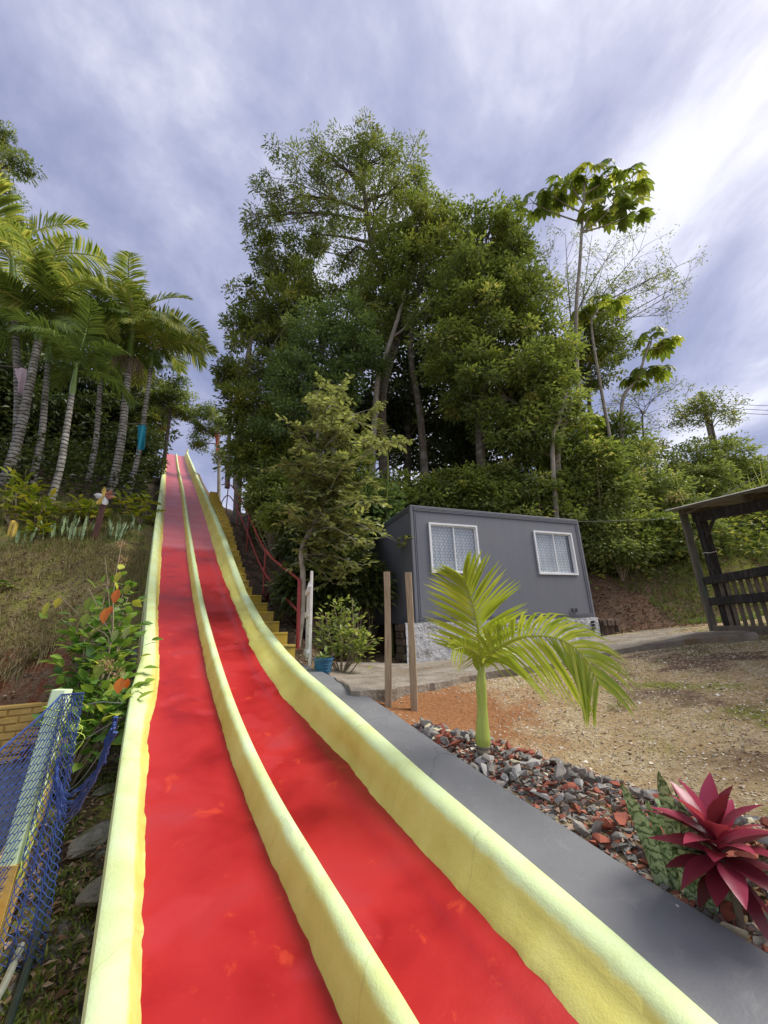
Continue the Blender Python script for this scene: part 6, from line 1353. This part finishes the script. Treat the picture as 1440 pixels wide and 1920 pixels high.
cecropia('medium cecropia with drooping lobed leaves right of the wood', [(1140, 830, 13.5), (1165, 770, 13.5), (1195, 710, 13.5), (1218, 640, 13.5)],
         [(1222, 635, 13.5, 8, .6), (1250, 640, 13.5, 5, .5), (1205, 695, 13.5, 7, .5), (1235, 695, 13.5, 5, .5), (1190, 715, 13.6, 4, .4)], .07, .55)
cecropia('small cecropia half hidden in the wood edge', [(1110, 700, 13), (1112, 640, 13), (1118, 580, 13)], [(1120, 570, 13, 8, .6), (1150, 575, 13, 4, .5), (1095, 580, 13, 4, .5)], .06, .5)
cecropia('young bright cecropia low on the hillside', [(1100, 860, 12), (1102, 820, 12), (1105, 790, 12)], [(1107, 785, 12, 6, .45), (1090, 800, 12, 4, .4)], .04, .36)
# --- lacy thin tree behind the cecropias
def lacy(label, base, heads, spread_px, n_tw, leafn, Y, r):
    P = np.array([at(*p) for p in base]); B = P[0].copy(); B[2] = min(B[2], T(B[0], B[1])); root = thing('lacy_tree', label, 'tree', B); C = spline(np.vstack([B, P[1:]]), 20); mb = MB(); tube(mb, C, np.linspace(r, r * .5, 20), 6); part('trunk', mb, M['bark'], root, True)
    mbb = MB(); mbl = MB(); Pl = []
    for (px, py, sp) in heads:
        h = at(px, py, Y); i = int(rng.integers(9, 20)); L = spline([C[i], C[i] * .6 + h * .4 + np.array([0, 0, .25]), h], 14); tube(mbb, L, np.linspace(r * .4, r * .1, 14), 4)
        for k in range(n_tw):
            j = rng.integers(4, 14); d = rdir(1, -.15, .8)[0]; d = nrm(d + .6 * nrm(h - C[i])); e = L[j] + d * sp * ppm(h) * rng.uniform(.4, 1); m = (L[j] + e) / 2 + rng.normal(0, .08, 3); tube(mbb, [L[j], m, e], [.012, .008, .004], 3, caps=False); 
            for q in range(3): e2 = m + nrm(d + rng.normal(0, .6, 3)) * sp * ppm(h) * .4; tube(mbb, [m, e2], .004, 3, caps=False); Pl.append(e2 + rng.normal(0, .10, (leafn, 3)))
            Pl.append(e + rng.normal(0, .12, (leafn, 3)))
    Pl = np.concatenate(Pl); n = len(Pl); leaves(mbl, Pl, rdir(n, -.6, .3), nrm(np.c_[rng.normal(0, .5, (n, 2)), np.ones(n)]), rng.uniform(.08, .17, n), .05); part('branches', mbb, M['bark'], root); part('crown', mbl, G['forest'], root)
lacy('wide airy tree with thin bare twigs behind the tall cecropia', [(1085, 860, 16), (1080, 700, 16), (1070, 600, 16)], [(1020, 470, 60), (1060, 440, 50), (1110, 440, 60), (1160, 450, 60), (1210, 460, 60), (1260, 500, 50), (1290, 490, 40), (1230, 540, 60), (1280, 540, 50), (1180, 520, 60), (1130, 500, 60), (1300, 520, 36), (1250, 590, 50), (1010, 520, 50), (1150, 590, 50)], 60, 13, 6, 16, .11)
lacy('sparse twiggy tree beside the utility pole', [(1345, 880, 14), (1340, 820, 14), (1335, 790, 14)], [(1340, 760, 40), (1300, 780, 40), (1370, 770, 36), (1270, 770, 36), (1385, 790, 30), (1260, 800, 36), (1320, 800, 40), (1280, 740, 26)], 40, 9, 9, 14, .06)
lacy('bare twig thicket between the cecropias and the pole', [(1200, 880, 15), (1205, 800, 15), (1210, 770, 15)], [(1180, 740, 40), (1230, 750, 40), (1200, 780, 40), (1150, 760, 40), (1240, 800, 40), (1260, 730, 30)], 40, 8, 4, 15, .05)
# --- hillside shrubs to the right
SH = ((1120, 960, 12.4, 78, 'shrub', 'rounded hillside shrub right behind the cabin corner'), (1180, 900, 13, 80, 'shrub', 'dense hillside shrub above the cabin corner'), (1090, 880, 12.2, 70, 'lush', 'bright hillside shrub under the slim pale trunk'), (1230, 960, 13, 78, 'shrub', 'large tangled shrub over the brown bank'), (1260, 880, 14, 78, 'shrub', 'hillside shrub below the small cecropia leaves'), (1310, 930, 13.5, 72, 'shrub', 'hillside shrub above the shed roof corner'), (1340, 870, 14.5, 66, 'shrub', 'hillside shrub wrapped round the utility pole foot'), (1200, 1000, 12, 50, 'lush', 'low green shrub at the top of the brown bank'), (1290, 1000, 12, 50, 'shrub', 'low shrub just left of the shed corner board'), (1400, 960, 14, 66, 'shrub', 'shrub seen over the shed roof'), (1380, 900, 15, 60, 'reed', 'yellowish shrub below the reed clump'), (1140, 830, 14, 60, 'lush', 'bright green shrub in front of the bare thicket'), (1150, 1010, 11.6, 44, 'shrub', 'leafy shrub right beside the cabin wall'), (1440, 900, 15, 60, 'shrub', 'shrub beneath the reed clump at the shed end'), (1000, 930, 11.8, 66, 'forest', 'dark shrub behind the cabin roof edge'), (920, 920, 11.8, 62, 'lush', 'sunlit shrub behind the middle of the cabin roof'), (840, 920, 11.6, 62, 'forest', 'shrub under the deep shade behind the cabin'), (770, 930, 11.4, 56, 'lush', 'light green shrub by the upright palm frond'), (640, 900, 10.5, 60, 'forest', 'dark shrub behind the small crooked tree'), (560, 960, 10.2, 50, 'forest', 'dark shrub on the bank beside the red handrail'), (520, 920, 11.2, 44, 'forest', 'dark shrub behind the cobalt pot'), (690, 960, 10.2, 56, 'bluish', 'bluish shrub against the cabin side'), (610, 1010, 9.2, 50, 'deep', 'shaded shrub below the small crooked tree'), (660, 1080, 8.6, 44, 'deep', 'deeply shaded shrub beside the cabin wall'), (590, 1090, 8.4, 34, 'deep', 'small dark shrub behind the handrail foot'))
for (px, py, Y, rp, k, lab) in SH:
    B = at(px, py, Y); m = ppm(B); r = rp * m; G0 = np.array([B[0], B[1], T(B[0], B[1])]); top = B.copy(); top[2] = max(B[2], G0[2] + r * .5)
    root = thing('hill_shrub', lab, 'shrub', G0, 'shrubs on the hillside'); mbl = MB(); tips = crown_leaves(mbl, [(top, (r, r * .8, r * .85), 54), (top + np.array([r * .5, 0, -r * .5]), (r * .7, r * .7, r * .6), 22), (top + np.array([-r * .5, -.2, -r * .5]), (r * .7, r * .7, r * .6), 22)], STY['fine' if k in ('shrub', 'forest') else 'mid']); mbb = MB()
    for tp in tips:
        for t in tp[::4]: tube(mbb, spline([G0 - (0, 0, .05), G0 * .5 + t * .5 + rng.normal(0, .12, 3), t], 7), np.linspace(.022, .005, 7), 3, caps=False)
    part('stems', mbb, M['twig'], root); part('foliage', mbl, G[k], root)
def undergrowth():
    mb = MB()
    def fill(n, f, ln, mb=mb):
        x, y, z = f(n); k = len(x); d = rdir(k, -.3, .8); leaves(mb, np.c_[x, y, z], d, nrm(np.c_[rng.normal(0, .5, (k, 2)), np.ones(k)]), ln * rng.uniform(.6, 1.2, k), ln * .45)
    def behind(n):
        x = rng.uniform(-6, 12, n); y = rng.uniform(11, 24, n); s, o = so(x, y); k = (o > 3.0) & (y - np.interp(x, CUTX, CUTY) > .9); x, y = x[k], y[k]; return x, y, terrain(x, y) + np.abs(rng.normal(0, .8, len(x))) * (1 + .8 * fbm(x * .5, y * .5, 5))
    fill(46000, behind, .2)
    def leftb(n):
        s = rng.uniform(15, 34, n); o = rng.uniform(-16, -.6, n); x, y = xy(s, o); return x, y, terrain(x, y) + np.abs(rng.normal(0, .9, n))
    ml = MB(); fill(26000, leftb, .24, ml)  # grove shade comes from the darkened leaf colour here as well
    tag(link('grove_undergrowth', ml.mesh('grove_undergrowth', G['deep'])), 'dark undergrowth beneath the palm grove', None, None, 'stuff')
    def farr(n):
        x = rng.uniform(9, 40, n); y = rng.uniform(12, 34, n); return x, y, terrain(x, y) + np.abs(rng.normal(0, .7, n))
    fill(26000, farr, .26)
    tag(link('undergrowth', mb.mesh('undergrowth', G['forest'])), 'dense low undergrowth covering the wooded hillside', None, None, 'stuff')
undergrowth()
# --- reeds, bank plants, pole, wires
for (px, py, Y, h, n, lab) in ((1390, 920, 13.5, 1.9, 90, 'tall reed clump rising above the shed roof'), (1430, 910, 13, 2.1, 90, 'reed clump with arching blades at the shed end'), (1330, 900, 14.5, 1.3, 60, 'shorter reed clump beside the utility pole')):
    B = at(px, py, Y); B[2] = T(B[0], B[1]); root = thing('reed_clump', lab, 'reeds', B, 'reeds on the hill crest'); mb = MB(); tz = at(px, py - 60, Y)[2]; C = B + np.c_[rng.normal(0, .28, (n, 2)), np.full(n, max(0, tz - h * .9 - B[2]) * .6)]; az = rng.uniform(0, 6.28, n); d = np.c_[np.cos(az) * .5, np.sin(az) * .5, rng.uniform(.6, 1.3, n)]
    bigleaves(mb, C, d, np.c_[-np.cos(az), -np.sin(az), np.full(n, .6)], h * rng.uniform(.6, 1.15, n), .05, .55 * rng.uniform(.3, 1.4, n), None, (.7, 1, .85, .6, .3, 0)); part('blades', mb, G['reed'], root)
    mb = MB()
    for q in range(12): e = C[q] + d[q] * h * .3; tube(mb, [np.array([C[q][0], C[q][1], T(C[q][0], C[q][1]) - .05]), C[q], e], .014, 4)
    part('canes', mb, M['twig'], root)
for (px, py, L, n, k, lab) in ((1155, 1050, .42, 26, 'bright', 'spiky strap-leaved plant on the brown bank'), (1265, 1030, .22, 26, 'bright', 'pale green low plant at the shed corner'), (1160, 1330, .10, 26, 'grass', 'little grass tuft in the gravel under the palm frond tip'), (520, 1165, .35, 9, 'snk', 'dark snake plant beside the lower yellow steps'), (503, 1130, .30, 14, 'cordy', 'dark red cordyline behind the red handrail'), (590, 925, .2, 20, 'mixed', 'broad-leaved plant above the cobalt pot')):
    B = onground(px, py, lo=3); root = thing('bank_plant', lab, 'plant', B); mb = MB(); d = nrm(rdir(n, .15, 1.0))
    bigleaves(mb, np.tile(B, (n, 1)) + d * .03, d, nrm(np.c_[-d[:, :2] * .6, np.ones(n)]), L * rng.uniform(.7, 1.15, n), L * (.09 if k in ('bright', 'grass') and L > .3 or k == 'grass' else .2), .45 * rng.uniform(.4, 1.2, n), None, (.5, .9, 1, .8, .5, 0)); part('leaves', mb, G['forest'] if k == 'snk' else G[k], root)
def pole_wires():
    A = at(1346, 870, 20); B = at(1314, 735, 20); g = np.array([A[0] + .4, A[1], T(A[0] + .4, A[1])]); root = thing('utility_pole', 'leaning utility pole with cross arm above the shrubs', 'pole', g)
    mb = MB(); tube(mb, [g - (0, 0, .2), A, B], [.17, .15, .11], 8); part('pole_shaft', mb, M['pole'], root, True)
    c = A * .25 + B * .75; mb = MB(); e1 = at(1275, 785, 19.6); e2 = at(1340, 755, 20.4); tube(mb, [e1, e2], .06, 4); part('cross_arm', mb, M['pole'], root)
    for q in (.1, .5, .9):
        mb = MB(); p = e1 * (1 - q) + e2 * q; tube(mb, [p, p + (0, 0, .22)], .04, 6); part('insulator', mb, M['alu'], root)
    for k, (y0, y1, lab) in enumerate(((752, 757, 'uppermost of the power lines leaving the utility pole'), (760, 766, 'middle one of the power lines leaving the utility pole'), (768, 774, 'lowest of the power lines leaving the utility pole'))):
        mb = MB(); a = at(1318 + k * 4, y0 + 2, 20); b = at(1520, y1 + 6, 17); tube(mb, spline([a, (a + b) / 2 - (0, 0, .05), b], 20), .014, 4); o = link('power_line', mb.mesh('power_line', M['cable'])); tag(o, lab, 'cable', 'power lines')
    mb = MB(); a = CF + CAX * CW + CAZ * (CH - .02); b = np.array([5.5, 6.85, 1.82]); tube(mb, spline([a, (a + b) / 2 - (0, 0, .04), b, b + np.array([-.2, -2.2, .12])], 30), .006, 4); o = link('thin_wire', mb.mesh('thin_wire', M['pipe'])); tag(o, 'thin wire stretched from the cabin roof corner to the shed', 'wire')
pole_wires()

# a curled dry leaf lying on the right lane, and bird-dropping flecks of paint on the ledge
def fallen_leaf():
    P = pos(6.3, 1.19, float(prof(6.3)) + .006); mb = MB(); bigleaves(mb, np.array([P]), np.array([[.8, -.25, .12]]), np.array([[0, -.3, 1.]]), .12, .035, -.25, np.array([.9])); o = link('fallen_leaf', mb.mesh('fallen_leaf', G['dry'])); tag(o, 'single curled dry leaf lying on the right red lane', 'leaf')
fallen_leaf()
